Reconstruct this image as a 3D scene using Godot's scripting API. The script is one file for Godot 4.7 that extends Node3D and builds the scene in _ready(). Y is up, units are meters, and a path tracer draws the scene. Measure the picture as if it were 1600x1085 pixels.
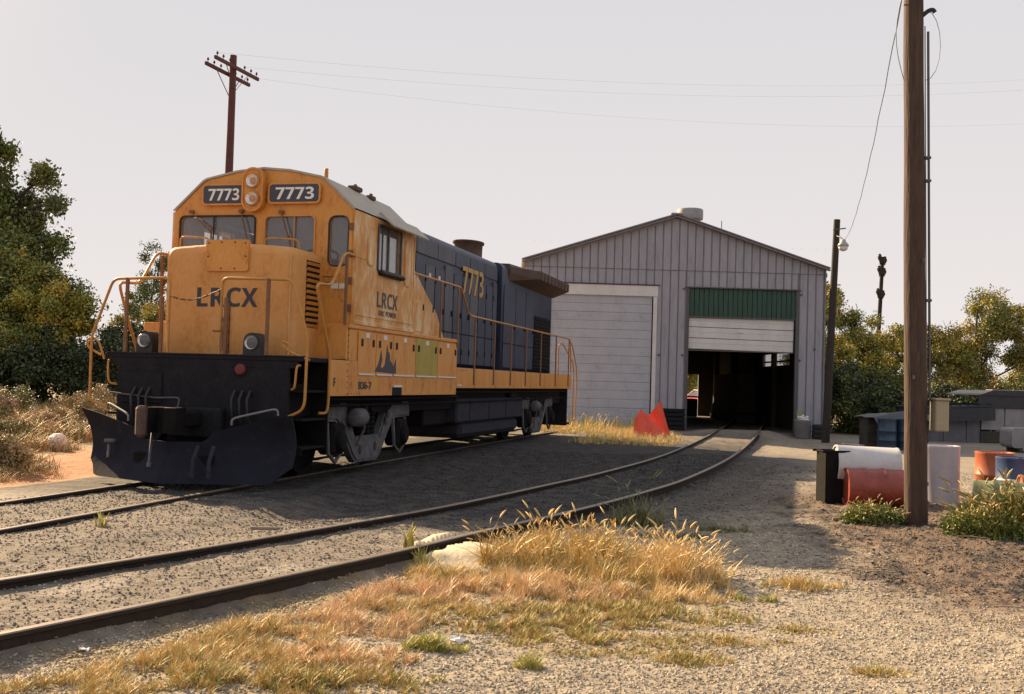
extends Node3D
# A yard locomotive in front of a metal engine shed, late-afternoon back light.
# World: camera near the origin looking along -Z, y up, metres.

const AZ := 0.25538            # heading of the locomotive's axis, radians right of -Z
const AX := Vector3(0.25262, 0, -0.96757)
const LAT := Vector3(0.96757, 0, 0.25262)
const LOCO_AT := Vector3(-4.4188, -0.15, -15.4167)

var rng := RandomNumberGenerator.new()
var na := FastNoiseLite.new()
var nb := FastNoiseLite.new()
var M := {}
var taken := {}

# ------------------------------------------------------------------ mesh building
class Build:
	var st := SurfaceTool.new()
	func _init() -> void:
		st.begin(Mesh.PRIMITIVE_TRIANGLES)
	func tri(a: Vector3, b: Vector3, c: Vector3, out: Vector3, sm := -1) -> void:
		st.set_smooth_group(sm)
		if (b - a).cross(c - a).dot(out) > 0.0:
			var t := b; b = c; c = t
		st.add_vertex(a); st.add_vertex(b); st.add_vertex(c)
	func quad(a: Vector3, b: Vector3, c: Vector3, d: Vector3, out: Vector3, sm := -1) -> void:
		tri(a, b, c, out, sm); tri(a, c, d, out, sm)
	# a box with chamfered edges, xf places its centre
	func box(c: Vector3, size: Vector3, bev := 0.0, bas := Basis.IDENTITY) -> void:
		var h := size * 0.5
		if bev <= 0.0:
			for ax in 3:
				for sg in [-1.0, 1.0]:
					var n := Vector3.ZERO; n[ax] = sg
					var u := Vector3.ZERO; u[(ax + 1) % 3] = h[(ax + 1) % 3]
					var v := Vector3.ZERO; v[(ax + 2) % 3] = h[(ax + 2) % 3]
					var o: Vector3 = n * h[ax]
					quad(c + bas * (o - u - v), c + bas * (o + u - v), c + bas * (o + u + v), c + bas * (o - u + v), bas * n)
			return
		bev = minf(bev, minf(h.x, minf(h.y, h.z)) * 0.9)
		var q := h - Vector3.ONE * bev
		for ax in 3:
			var a1 := (ax + 1) % 3
			var a2 := (ax + 2) % 3
			for sg in [-1.0, 1.0]:
				var n := Vector3.ZERO; n[ax] = sg
				var u := Vector3.ZERO; u[a1] = q[a1]
				var v := Vector3.ZERO; v[a2] = q[a2]
				var o: Vector3 = n * h[ax]
				quad(c + bas * (o - u - v), c + bas * (o + u - v), c + bas * (o + u + v), c + bas * (o - u + v), bas * n)
			for s1 in [-1.0, 1.0]:
				for s2 in [-1.0, 1.0]:
					var l := Vector3.ZERO; l[ax] = q[ax]
					var p1 := Vector3.ZERO; p1[a1] = s1 * h[a1]; p1[a2] = s2 * q[a2]
					var p2 := Vector3.ZERO; p2[a1] = s1 * q[a1]; p2[a2] = s2 * h[a2]
					var nn := Vector3.ZERO; nn[a1] = s1; nn[a2] = s2
					quad(c + bas * (p1 - l), c + bas * (p1 + l), c + bas * (p2 + l), c + bas * (p2 - l), bas * nn)
		for sx in [-1.0, 1.0]:
			for sy in [-1.0, 1.0]:
				for sz in [-1.0, 1.0]:
					var s := Vector3(sx, sy, sz)
					tri(c + bas * (s * Vector3(h.x, q.y, q.z)), c + bas * (s * Vector3(q.x, h.y, q.z)), c + bas * (s * Vector3(q.x, q.y, h.z)), bas * s)
	# box from x, y and distance-along-the-engine ranges (z = -s)
	func bs(x0: float, x1: float, y0: float, y1: float, s0: float, s1: float, bev := 0.0) -> void:
		box(Vector3((x0 + x1) / 2, (y0 + y1) / 2, -(s0 + s1) / 2), Vector3(absf(x1 - x0), absf(y1 - y0), absf(s1 - s0)), bev)
	func bar(a: Vector3, b: Vector3, w: float, d: float, bev := 0.0, up := Vector3.UP) -> void:
		var z := (b - a).normalized()
		if absf(z.dot(up)) > 0.98: up = Vector3.RIGHT
		var x := up.cross(z).normalized()
		box((a + b) / 2, Vector3(w, d, a.distance_to(b)), bev, Basis(x, z.cross(x), z))
	func tube(pts: Array, r, sides := 8, caps := true) -> void:
		var rings := []
		var ref := Vector3.UP
		for i in pts.size():
			var p: Vector3 = pts[i]
			var t: Vector3 = (pts[mini(i + 1, pts.size() - 1)] - pts[maxi(i - 1, 0)]).normalized()
			if i == 0:
				ref = Vector3.UP if absf(t.y) < 0.9 else Vector3.RIGHT
			var x := ref.cross(t).normalized()
			var y := t.cross(x).normalized()
			ref = y
			var ring := PackedVector3Array()
			var rr: float = r[i] if r is Array else r
			for k in sides:
				var a := TAU * k / sides
				ring.append(p + (x * cos(a) + y * sin(a)) * rr)
			rings.append(ring)
		for i in rings.size() - 1:
			for k in sides:
				var k2 := (k + 1) % sides
				var m: Vector3 = (rings[i][k] + rings[i][k2]) / 2 - (pts[i] as Vector3)
				quad(rings[i][k], rings[i][k2], rings[i + 1][k2], rings[i + 1][k], m, 1)
		if caps:
			for e in [0, rings.size() - 1]:
				var dir: Vector3 = (pts[0] - pts[1]) if e == 0 else (pts[-1] - pts[-2])
				for k in sides:
					tri(pts[e], rings[e][k], rings[e][(k + 1) % sides], dir)
	# profile of (radius, height) turned round the local y axis of xf
	func lathe(prof: Array, sides := 20, xf := Transform3D.IDENTITY, sm := 1) -> void:
		for i in prof.size() - 1:
			var a: Vector2 = prof[i]
			var b: Vector2 = prof[i + 1]
			var nrm := Vector2(b.y - a.y, -(b.x - a.x))
			for k in sides:
				var t0 := TAU * k / sides
				var t1 := TAU * (k + 1) / sides
				var d0 := Vector3(cos(t0), 0, sin(t0))
				var d1 := Vector3(cos(t1), 0, sin(t1))
				var out := xf.basis * ((d0 + d1) * 0.5 * nrm.x + Vector3.UP * nrm.y)
				var flat := absf(nrm.x) < 0.15 * absf(nrm.y)
				quad(xf * (d0 * a.x + Vector3.UP * a.y), xf * (d1 * a.x + Vector3.UP * a.y), xf * (d1 * b.x + Vector3.UP * b.y), xf * (d0 * b.x + Vector3.UP * b.y), out, -1 if flat else sm)
	# a flat outline in the local x-y plane of xf, thick along local z (0 .. depth)
	func prism(poly: PackedVector2Array, depth: float, xf := Transform3D.IDENTITY, sm := -1) -> void:
		var ix := Geometry2D.triangulate_polygon(poly)
		var up := xf.basis * Vector3(0, 0, 1)
		for k in range(0, ix.size(), 3):
			var p := []
			for j in 3:
				p.append(Vector3(poly[ix[k + j]].x, poly[ix[k + j]].y, 0))
			tri(xf * p[0], xf * p[1], xf * p[2], -up)
			var e := Vector3(0, 0, depth)
			tri(xf * (p[0] + e), xf * (p[1] + e), xf * (p[2] + e), up)
		var cw := Geometry2D.is_polygon_clockwise(poly)
		for k in poly.size():
			var a := poly[k]
			var b := poly[(k + 1) % poly.size()]
			var n := Vector3(b.y - a.y, a.x - b.x, 0)
			if cw: n = -n
			quad(xf * Vector3(a.x, a.y, 0), xf * Vector3(b.x, b.y, 0), xf * Vector3(b.x, b.y, depth), xf * Vector3(a.x, a.y, depth), xf.basis * n, sm)
	func prisms(list: Array, depth: float, xf := Transform3D.IDENTITY) -> void:
		for p in list:
			prism(p, depth, xf)
	func loft(rings: Array, cap0 := true, cap1 := true, sm := 1, closed := true) -> void:
		var n: int = rings[0].size()
		for i in rings.size() - 1:
			var c := Vector3.ZERO
			for p in rings[i]: c += p / n
			for k in (n if closed else n - 1):
				var k2 := (k + 1) % n
				quad(rings[i][k], rings[i][k2], rings[i + 1][k2], rings[i + 1][k], (rings[i][k] + rings[i][k2]) / 2 - c, sm)
		for e in [0, 1]:
			if (e == 0 and cap0) or (e == 1 and cap1):
				var r: PackedVector3Array = rings[0] if e == 0 else rings[-1]
				var o: PackedVector3Array = rings[1] if e == 0 else rings[-2]
				var c := Vector3.ZERO
				var c2 := Vector3.ZERO
				for k in n: c += r[k] / n; c2 += o[k] / n
				for k in n: tri(c, r[k], r[(k + 1) % n], c - c2)
	func mesh(mat: Material = null) -> ArrayMesh:
		st.generate_normals()
		var m := st.commit()
		if mat: m.surface_set_material(0, mat)
		return m

func P(x: float, y: float, s: float) -> Vector3:
	return Vector3(x, y, -s)

func numbered(called: String) -> String:
	if not taken.has(called):
		taken[called] = 0
		return called
	taken[called] += 1
	return "%s_%03d" % [called, taken[called]]

func thing(called: String, label: String, category: String, at := Vector3.ZERO, group := "") -> Node3D:
	var o := Node3D.new()
	o.name = numbered(called)
	o.position = at
	add_child(o, true)
	tag(o, label, category, group)
	return o

func tag(o: Node, label: String, category: String, group := "") -> void:
	o.set_meta("label", label)
	o.set_meta("category", category)
	if group: o.set_meta("group", group)

func put(called: String, b: Build, mat: Material, parent: Node = null, label := "") -> MeshInstance3D:
	return place(called, b.mesh(mat), parent, Transform3D.IDENTITY, label)

func place(called: String, mesh: Mesh, parent: Node = null, xf := Transform3D.IDENTITY, label := "", mat: Material = null) -> MeshInstance3D:
	var o := MeshInstance3D.new()
	o.mesh = mesh
	o.transform = xf
	if mat: o.material_override = mat
	if parent == null:
		o.name = numbered(called)
		add_child(o, true)
	else:
		o.name = called
		parent.add_child(o, true)
	if label: o.set_meta("label", label)
	return o

func swarm(called: String, mesh: Mesh, xfs: Array, cols: Array, parent: Node = null) -> MultiMeshInstance3D:
	var mm := MultiMesh.new()
	mm.transform_format = MultiMesh.TRANSFORM_3D
	mm.use_colors = true
	mm.mesh = mesh
	mm.instance_count = xfs.size()
	for i in xfs.size():
		mm.set_instance_transform(i, xfs[i])
		mm.set_instance_color(i, cols[i])
	var o := MultiMeshInstance3D.new()
	o.multimesh = mm
	if parent == null:
		o.name = numbered(called)
		add_child(o, true)
	else:
		o.name = called
		parent.add_child(o, true)
	o.set_meta("kind", "stuff")
	return o

# ------------------------------------------------------------------ outlines
func rect(x0: float, y0: float, x1: float, y1: float, r := 0.0, n := 4) -> PackedVector2Array:
	if r <= 0.0:
		return PackedVector2Array([Vector2(x0, y0), Vector2(x1, y0), Vector2(x1, y1), Vector2(x0, y1)])
	var out := PackedVector2Array()
	for c in [[x1 - r, y0 + r, -PI / 2], [x1 - r, y1 - r, 0.0], [x0 + r, y1 - r, PI / 2], [x0 + r, y0 + r, PI]]:
		for k in n + 1:
			var a: float = c[2] + PI / 2 * k / n
			out.append(Vector2(c[0] + cos(a) * r, c[1] + sin(a) * r))
	return out

# an outline with holes, as simple outlines without holes
func holed(outline: PackedVector2Array, holes: Array) -> Array:
	var cuts := [-1000.0, 1000.0]
	for h in holes:
		var lo := 1e9
		var hi := -1e9
		for p in h: lo = minf(lo, p.x); hi = maxf(hi, p.x)
		cuts.append((lo + hi) / 2)
	cuts.sort()
	var out := []
	for i in cuts.size() - 1:
		if cuts[i + 1] - cuts[i] < 1e-4: continue
		var polys := Geometry2D.intersect_polygons(outline, rect(cuts[i], -1000, cuts[i + 1], 1000))
		for h in holes:
			var next := []
			for p in polys: next.append_array(Geometry2D.clip_polygons(p, h))
			polys.assign(next)
		out.append_array(polys)
	return out

func ring_of(hole: PackedVector2Array, wide: float) -> Array:
	var big := Geometry2D.offset_polygon(hole, wide, Geometry2D.JOIN_ROUND)
	return holed(big[0], [hole])

# ------------------------------------------------------------------ materials
func lin(r: float, g: float, b: float) -> Color:
	return Color(r, g, b).linear_to_srgb()

func noise_bytes(size: int, freq: float, sd: int, oct := 4) -> PackedByteArray:
	var n := FastNoiseLite.new()
	n.seed = sd
	n.noise_type = FastNoiseLite.TYPE_SIMPLEX_SMOOTH
	n.frequency = freq
	n.fractal_octaves = oct
	return n.get_seamless_image(size, size).get_data()

# colour texture: a broad and a fine noise mixed, looked up in a list of linear colours
func tex(cols: Array, f1: float, f2: float, w2: float, sd: int, size := 256) -> ImageTexture:
	var a := noise_bytes(size, f1, sd)
	var b := noise_bytes(size, f2, sd + 7, 3)
	var lut := []
	for i in 256:
		var t := i / 255.0 * (cols.size() - 1)
		var k := mini(int(t), cols.size() - 2)
		var c: Color = (cols[k] as Color).lerp(cols[k + 1], t - k)
		c = c.linear_to_srgb()
		lut.append([int(clampf(c.r, 0, 1) * 255), int(clampf(c.g, 0, 1) * 255), int(clampf(c.b, 0, 1) * 255)])
	var out := PackedByteArray()
	out.resize(size * size * 3)
	for i in size * size:
		var e: Array = lut[clampi(int(a[i] * (1.0 - w2) + b[i] * w2), 0, 255)]
		out[i * 3] = e[0]; out[i * 3 + 1] = e[1]; out[i * 3 + 2] = e[2]
	return ImageTexture.create_from_image(Image.create_from_data(size, size, false, Image.FORMAT_RGB8, out))

func grey_tex(f: float, sd: int, oct := 4, size := 256) -> ImageTexture:
	return ImageTexture.create_from_image(Image.create_from_data(size, size, false, Image.FORMAT_L8, noise_bytes(size, f, sd, oct)))

func mat(key: String, cols: Array, rough: float, scale := Vector3.ONE, f1 := 0.012, f2 := 0.08, w2 := 0.4, bump := 0.0, metal := 0.0, world := false) -> StandardMaterial3D:
	var m := StandardMaterial3D.new()
	m.resource_name = key
	m.roughness = rough
	m.metallic = metal
	if cols.size() == 1:
		m.albedo_color = (cols[0] as Color).linear_to_srgb()
	else:
		m.albedo_texture = tex(cols, f1, f2, w2, key.hash() % 1000)
	if bump > 0.0:
		m.heightmap_enabled = true
		m.heightmap_texture = M.bump_tex
		m.heightmap_scale = bump
	m.uv1_triplanar = true
	m.uv1_world_triplanar = world
	m.uv1_scale = scale
	M[key] = m
	return m

func make_materials() -> void:
	M.bump_tex = grey_tex(0.05, 5, 5)
	var C := func(r, g, b): return Color(r, g, b)
	mat("yellow", [C.call(.22, .08, .022), C.call(.40, .15, .03), C.call(.55, .235, .042), C.call(.58, .26, .05), C.call(.60, .27, .065), C.call(.62, .34, .14)], 0.5, Vector3(.6, .35, .6), .014, .09, .42, .45)
	mat("nose_paint", [C.call(.32, .13, .04), C.call(.49, .215, .052), C.call(.56, .265, .075), C.call(.57, .29, .095), C.call(.60, .35, .15)], 0.6, Vector3(.5, .3, .5), .014, .1, .45, .45)
	mat("faded", [C.call(.30, .12, .035), C.call(.50, .225, .05), C.call(.54, .255, .065), C.call(.60, .38, .18), C.call(.66, .50, .31), C.call(.70, .57, .40)], 0.6, Vector3(.55, .25, .55), .014, .06, .35, .45)
	mat("olive_yellow", [C.call(.26, .19, .025), C.call(.34, .26, .04), C.call(.37, .29, .055)], 0.55, Vector3(.6, .4, .6), .02, .1, .4)
	mat("rail_orange", [C.call(.24, .10, .025), C.call(.45, .21, .042), C.call(.52, .255, .05)], 0.5, Vector3(1.5, 1.5, 1.5), .02, .09, .5)
	mat("post_brown", [C.call(.09, .04, .02), C.call(.17, .075, .03), C.call(.24, .11, .04)], 0.6, Vector3(1, 1, 1), .02, .09, .5)
	mat("blue", [C.call(.008, .011, .027), C.call(.014, .020, .050), C.call(.018, .027, .066), C.call(.028, .038, .078), C.call(.058, .064, .095)], 0.5, Vector3(.6, .25, .6), .015, .08, .4, .12)
	mat("blue_pale", [C.call(.04, .045, .065), C.call(.07, .075, .10), C.call(.11, .112, .135)], 0.6, Vector3(.6, .2, .6), .015, .08, .4)
	mat("pilot", [C.call(.009, .009, .012), C.call(.015, .015, .019), C.call(.02, .02, .026), C.call(.036, .033, .033)], 0.6, Vector3(.8, .6, .8), .02, .1, .45, .2)
	mat("plow_blue", [C.call(.011, .011, .014), C.call(.016, .017, .025), C.call(.02, .022, .034), C.call(.05, .046, .044)], 0.5, Vector3(.8, .8, .8), .015, .1, .4, .25)
	mat("under", [C.call(.006, .0055, .006), C.call(.010, .0095, .010), C.call(.017, .015, .015)], 0.8, Vector3(.8, .8, .8), .02, .1, .5, .3)
	mat("truck_grey", [C.call(.03, .028, .03), C.call(.085, .085, .095), C.call(.125, .125, .135), C.call(.18, .178, .18)], 0.6, Vector3(.8, .6, .8), .02, .1, .45, .3)
	mat("tank_grey", [C.call(.02, .02, .026), C.call(.034, .034, .045), C.call(.045, .044, .054)], 0.6, Vector3(.5, .5, .5), .02, .1, .4, .2)
	mat("brown", [C.call(.028, .017, .015), C.call(.062, .036, .028), C.call(.09, .055, .042), C.call(.12, .078, .06)], 0.75, Vector3(.6, .4, .6), .02, .1, .45, .3)
	mat("roof_pale", [C.call(.24, .21, .165), C.call(.34, .305, .25), C.call(.42, .385, .325)], 0.6, Vector3(.6, .6, .6), .02, .1, .4)
	mat("black", [C.call(.012, .012, .014)], 0.6)
	mat("board", [C.call(.03, .035, .06)], 0.35)
	mat("white_text", [C.call(.72, .72, .70)], 0.5)
	mat("dark_text", [C.call(.025, .028, .045)], 0.55)
	mat("yellow_text", [C.call(.42, .25, .06)], 0.55)
	mat("sticker", [C.call(.62, .60, .58)], 0.6)
	mat("chrome", [C.call(.75, .75, .76)], 0.12, Vector3.ONE, .01, .1, .4, 0, 1.0)
	mat("lamp_glass", [C.call(.80, .80, .82)], 0.18, Vector3.ONE, .01, .1, .4, 0, .55)
	mat("red_paint", [C.call(.12, .015, .015)], 0.6)
	mat("galv", [C.call(.26, .255, .27), C.call(.32, .315, .335), C.call(.37, .365, .385)], 0.45, Vector3(.4, .12, .4), .02, .09, .4)
	mat("rail_steel", [C.call(.018, .015, .014), C.call(.034, .027, .023), C.call(.055, .042, .033)], 0.75, Vector3(1.5, 1.5, 1.5), .03, .1, .5, .2, 0, true)
	mat("rail_top", [C.call(.13, .105, .088), C.call(.20, .165, .135), C.call(.27, .22, .18)], 0.45, Vector3(1, 1, 1), .03, .1, .5, 0, .4, true)
	mat("siding", [C.call(.165, .155, .175), C.call(.25, .25, .295), C.call(.285, .287, .335), C.call(.305, .305, .355), C.call(.34, .34, .385)], 0.6, Vector3(.5, .10, .5), .02, .07, .4, .06, 0, true)
	mat("siding_b", [C.call(.20, .19, .21), C.call(.265, .265, .31), C.call(.30, .30, .35), C.call(.32, .32, .37)], 0.6, Vector3(.6, .13, .5), .02, .07, .4, .06, 0, true)
	mat("seam", [C.call(.09, .075, .085), C.call(.15, .135, .15), C.call(.20, .19, .21)], 0.7, Vector3(.5, .3, .5), .02, .08, .4)
	mat("fascia", [C.call(.12, .11, .115), C.call(.17, .16, .175), C.call(.21, .205, .22)], 0.65, Vector3(.4, .4, .4), .02, .08, .4)
	mat("door_white", [C.call(.48, .47, .47), C.call(.56, .555, .56), C.call(.62, .615, .62)], 0.5, Vector3(.3, .15, .3), .02, .08, .4)
	mat("door_grey", [C.call(.28, .285, .315), C.call(.35, .365, .415), C.call(.385, .40, .455), C.call(.41, .425, .475)], 0.55, Vector3(.3, .2, .3), .02, .08, .4)
	mat("green", [C.call(.006, .024, .018), C.call(.010, .045, .032), C.call(.013, .062, .044), C.call(.022, .10, .066)], 0.55, Vector3(1.1, .12, 1), .02, .08, .35)
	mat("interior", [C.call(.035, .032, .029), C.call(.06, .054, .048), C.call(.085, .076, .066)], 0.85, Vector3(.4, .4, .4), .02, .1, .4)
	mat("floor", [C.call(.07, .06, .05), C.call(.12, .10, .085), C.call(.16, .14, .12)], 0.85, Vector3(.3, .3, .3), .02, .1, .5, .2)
	mat("pole_wood", [C.call(.022, .013, .010), C.call(.045, .026, .019), C.call(.07, .042, .03), C.call(.11, .068, .048)], 0.85, Vector3(2.2, .18, 2.2), .03, .09, .45, .8)
	mat("pole_dark", [C.call(.014, .011, .010), C.call(.027, .021, .018), C.call(.04, .031, .026)], 0.85, Vector3(2, .2, 2), .03, .09, .45, .5)
	mat("pole_red", [C.call(.05, .018, .02), C.call(.10, .034, .036), C.call(.13, .05, .05)], 0.85, Vector3(2, .2, 2), .03, .09, .45, .3)
	mat("steel_dark", [C.call(.05, .05, .055), C.call(.085, .085, .095)], 0.5, Vector3(1, 1, 1), .02, .1, .4)
	mat("wire_blue", [C.call(.20, .26, .34)], 0.5)
	mat("wire_grey", [C.call(.30, .30, .31)], 0.6)
	mat("tan_box", [C.call(.26, .23, .16), C.call(.33, .29, .20)], 0.55, Vector3(1, 1, 1), .03, .1, .4)
	mat("drum_white", [C.call(.30, .26, .25), C.call(.46, .445, .455), C.call(.52, .52, .545), C.call(.56, .56, .58)], 0.45, Vector3(.9, .7, .9), .02, .09, .35)
	mat("drum_red", [C.call(.05, .014, .011), C.call(.20, .036, .024), C.call(.30, .06, .038), C.call(.33, .08, .048)], 0.45, Vector3(.9, .7, .9), .02, .09, .4, .1)
	mat("drum_orange", [C.call(.24, .06, .03), C.call(.40, .10, .045), C.call(.45, .13, .06)], 0.45, Vector3(.9, .7, .9), .02, .09, .4)
	mat("drum_blue", [C.call(.02, .032, .07), C.call(.035, .062, .15), C.call(.045, .08, .19)], 0.4, Vector3(.9, .7, .9), .02, .09, .4)
	mat("drum_green", [C.call(.06, .065, .03), C.call(.13, .15, .07), C.call(.20, .24, .13), C.call(.30, .35, .22)], 0.55, Vector3(.9, .7, .9), .02, .09, .4)
	mat("drum_rust", [C.call(.14, .05, .025), C.call(.30, .10, .045), C.call(.42, .15, .07)], 0.7, Vector3(.9, .7, .9), .02, .09, .5, .2)
	mat("cloudy_plastic", [C.call(.34, .33, .37), C.call(.42, .40, .44), C.call(.46, .42, .45)], 0.4, Vector3(.8, .5, .8), .02, .08, .35)
	mat("barrel_blue", [C.call(.010, .024, .045), C.call(.018, .042, .078), C.call(.024, .054, .10)], 0.4, Vector3(.9, .7, .9), .02, .09, .4)
	mat("tarp_red", [C.call(.55, .055, .03), C.call(.70, .085, .045), C.call(.74, .12, .07)], 0.6, Vector3(.9, .9, .9), .03, .09, .4, .3)
	(M.tarp_red as StandardMaterial3D).backlight = Color(1.0, .13, .07)
	mat("tarp_dark", [C.call(.008, .009, .014), C.call(.016, .019, .03), C.call(.024, .029, .045)], 0.5, Vector3(.7, .7, .7), .02, .09, .4)
	mat("shack_wall", [C.call(.07, .07, .085), C.call(.11, .11, .13), C.call(.145, .145, .165)], 0.7, Vector3(.5, .2, .5), .02, .09, .4)
	mat("shack_pale", [C.call(.17, .165, .175), C.call(.235, .23, .245), C.call(.28, .275, .285)], 0.65, Vector3(.5, .3, .5), .02, .09, .4)
	mat("bark", [C.call(.025, .019, .014), C.call(.05, .037, .027), C.call(.075, .058, .042)], 0.9, Vector3(1.5, .4, 1.5), .03, .1, .5, .6)
	mat("sand", [C.call(.40, .34, .24), C.call(.50, .43, .31), C.call(.56, .49, .37)], 0.9, Vector3(1.2, 1.2, 1.2), .02, .12, .5, .5, 0, true)
	mat("board_wood", [C.call(.16, .12, .085), C.call(.26, .21, .155), C.call(.36, .30, .23)], 0.85, Vector3(1.2, 1.2, 4), .03, .1, .5, .2)
	mat("litter_white", [C.call(.62, .61, .60), C.call(.72, .71, .70)], 0.7, Vector3(2, 2, 2), .03, .1, .5)
	mat("car_red", [C.call(.62, .05, .035)], 0.3)
	mat("rubber", [C.call(.02, .02, .021), C.call(.03, .03, .031)], 0.85, Vector3(2, 2, 2), .03, .1, .5)
	mat("ground", [C.call(.58, .58, .58), C.call(.80, .80, .80), C.call(.98, .98, .98), C.call(1, 1, 1)], 0.95, Vector3(.9, .9, .9), .035, .16, .6, 1.2, 0, true)
	(M.ground as StandardMaterial3D).vertex_color_use_as_albedo = true
	for key in ["pilot", "plow_blue", "under", "interior", "truck_grey", "tank_grey", "rail_steel"]:
		(M[key] as StandardMaterial3D).roughness = .85
		(M[key] as StandardMaterial3D).metallic_specular = .25
	for key in ["stone", "leaf", "blade"]:
		var m := StandardMaterial3D.new()
		m.resource_name = key
		m.roughness = 0.9 if key == "stone" else 0.6
		m.vertex_color_use_as_albedo = true
		if key == "leaf": m.backlight = Color(.9, 1.0, .42)
		if key == "blade": m.backlight = Color(.85, .74, .46)
		M[key] = m
	for g in [["glass", Color(.55, .60, .66, .16)], ["glass_dark", Color(.16, .18, .22, .55)]]:
		var m := StandardMaterial3D.new()
		m.resource_name = g[0]
		m.albedo_color = g[1]
		m.transparency = BaseMaterial3D.TRANSPARENCY_ALPHA
		m.roughness = 0.05
		M[g[0]] = m

func text(parent: Node, what: String, xf: Transform3D, w: float, h: float, m: Material, called := "lettering") -> void:
	var t := TextMesh.new()
	var f := SystemFont.new()
	f.font_names = PackedStringArray(["Droid Sans"])
	f.font_weight = 700
	t.font = f
	t.text = what
	t.font_size = 64
	t.pixel_size = 0.01
	t.depth = 0.3
	t.material = m
	var b := t.get_aabb()
	var sc := Vector3(w / maxf(b.size.x, .01), h / maxf(b.size.y, .01), 0.02)
	var c := b.get_center()
	var x := xf * Transform3D(Basis.from_scale(sc), Vector3(-c.x * sc.x, -c.y * sc.y, 0))
	place(called, t, parent, x)

# ------------------------------------------------------------------ terrain
# the near track's two rail heads, (z, x)
const RAIL_L := [[0.0, -8.2], [-4.0, -5.9], [-7.92, -3.67], [-9.52, -2.75], [-11.07, -1.9], [-13.37, -.73], [-16.5, .6], [-19.28, 1.72], [-24.65, 3.56], [-33.36, 5.99], [-42.0, 8.22], [-63.0, 13.5]]
const RAIL_R := [[0.0, -6.55], [-4.0, -4.25], [-6.32, -2.92], [-7.75, -2.09], [-9.58, -1.07], [-11.18, -.27], [-13.23, .80], [-15.66, 1.92], [-18.71, 3.14], [-24.88, 5.14], [-33.9, 7.64], [-42.0, 9.72], [-63.0, 15.0]]

func xat(list: Array, z: float) -> float:
	for i in list.size() - 1:
		if z >= list[i + 1][0]:
			var t: float = (z - list[i][0]) / (list[i + 1][0] - list[i][0])
			return lerpf(list[i][1], list[i + 1][1], t)
	return list[-1][1]

func ss(a: float, b: float, x: float) -> float:
	return smoothstep(a, b, x)

func to_loco(x: float, z: float) -> Vector2:   # (lateral, along)
	var p := Vector3(x - LOCO_AT.x, 0, z - LOCO_AT.z)
	return Vector2(p.dot(LAT), p.dot(AX))

func ground_y(x: float, z: float, fine := true) -> float:
	var h := -0.30
	var q := to_loco(x, z)
	var far := ss(-22, -36, z)
	h = lerpf(h, lerpf(-0.2, -0.44, ss(3.0, 11.0, x)), far)
	h = lerpf(h, -0.20, ss(2.6, 1.7, absf(q.x)))          # bed of the engine's track
	h = lerpf(h, -0.16, ss(-2.5, -4.5, q.x))
	if z < 2.0 and z > -66.0:
		var xl := xat(RAIL_L, z)
		var xr := xat(RAIL_R, z)
		var c := lerpf(.86, .97, ss(-8, -20, z))
		var inside := ss(-1.2, -.2, (x - xl) * c) * ss(.10, -.06, (x - xr) * c)
		h = lerpf(h, -0.225, inside)
		if z < -38.0:
			h = lerpf(h, -0.19, ss(-38, -41, z) * ss(1.5, .3, absf(x - (xl + xr) / 2) - .7))
	if z < -41.5 and z > -66.0 and x > 0.3 and x < 12.4: h = minf(h, -0.3)
	if fine:
		var rough := 1.0 + 1.4 * ss(2.5, 4.5, x) * ss(-20, -14, z)
		var near := ss(-60, -15, z)
		h += (na.get_noise_2d(x * 60, z * 60) * .018 + na.get_noise_2d(x * 260, z * 260) * .012 * near) * rough
		h += nb.get_noise_2d(x * 900, z * 900) * .008 * near
		h += maxf(0.0, nb.get_noise_2d(x * 420, z * 420 + 70)) * .055 * ss(2.8, 4.0, x) * ss(-19, -16, z) * ss(-7.5, -9.5, z)
	h -= 1.5 * ss(150, 900, Vector2(x, z).length())
	return h

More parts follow.
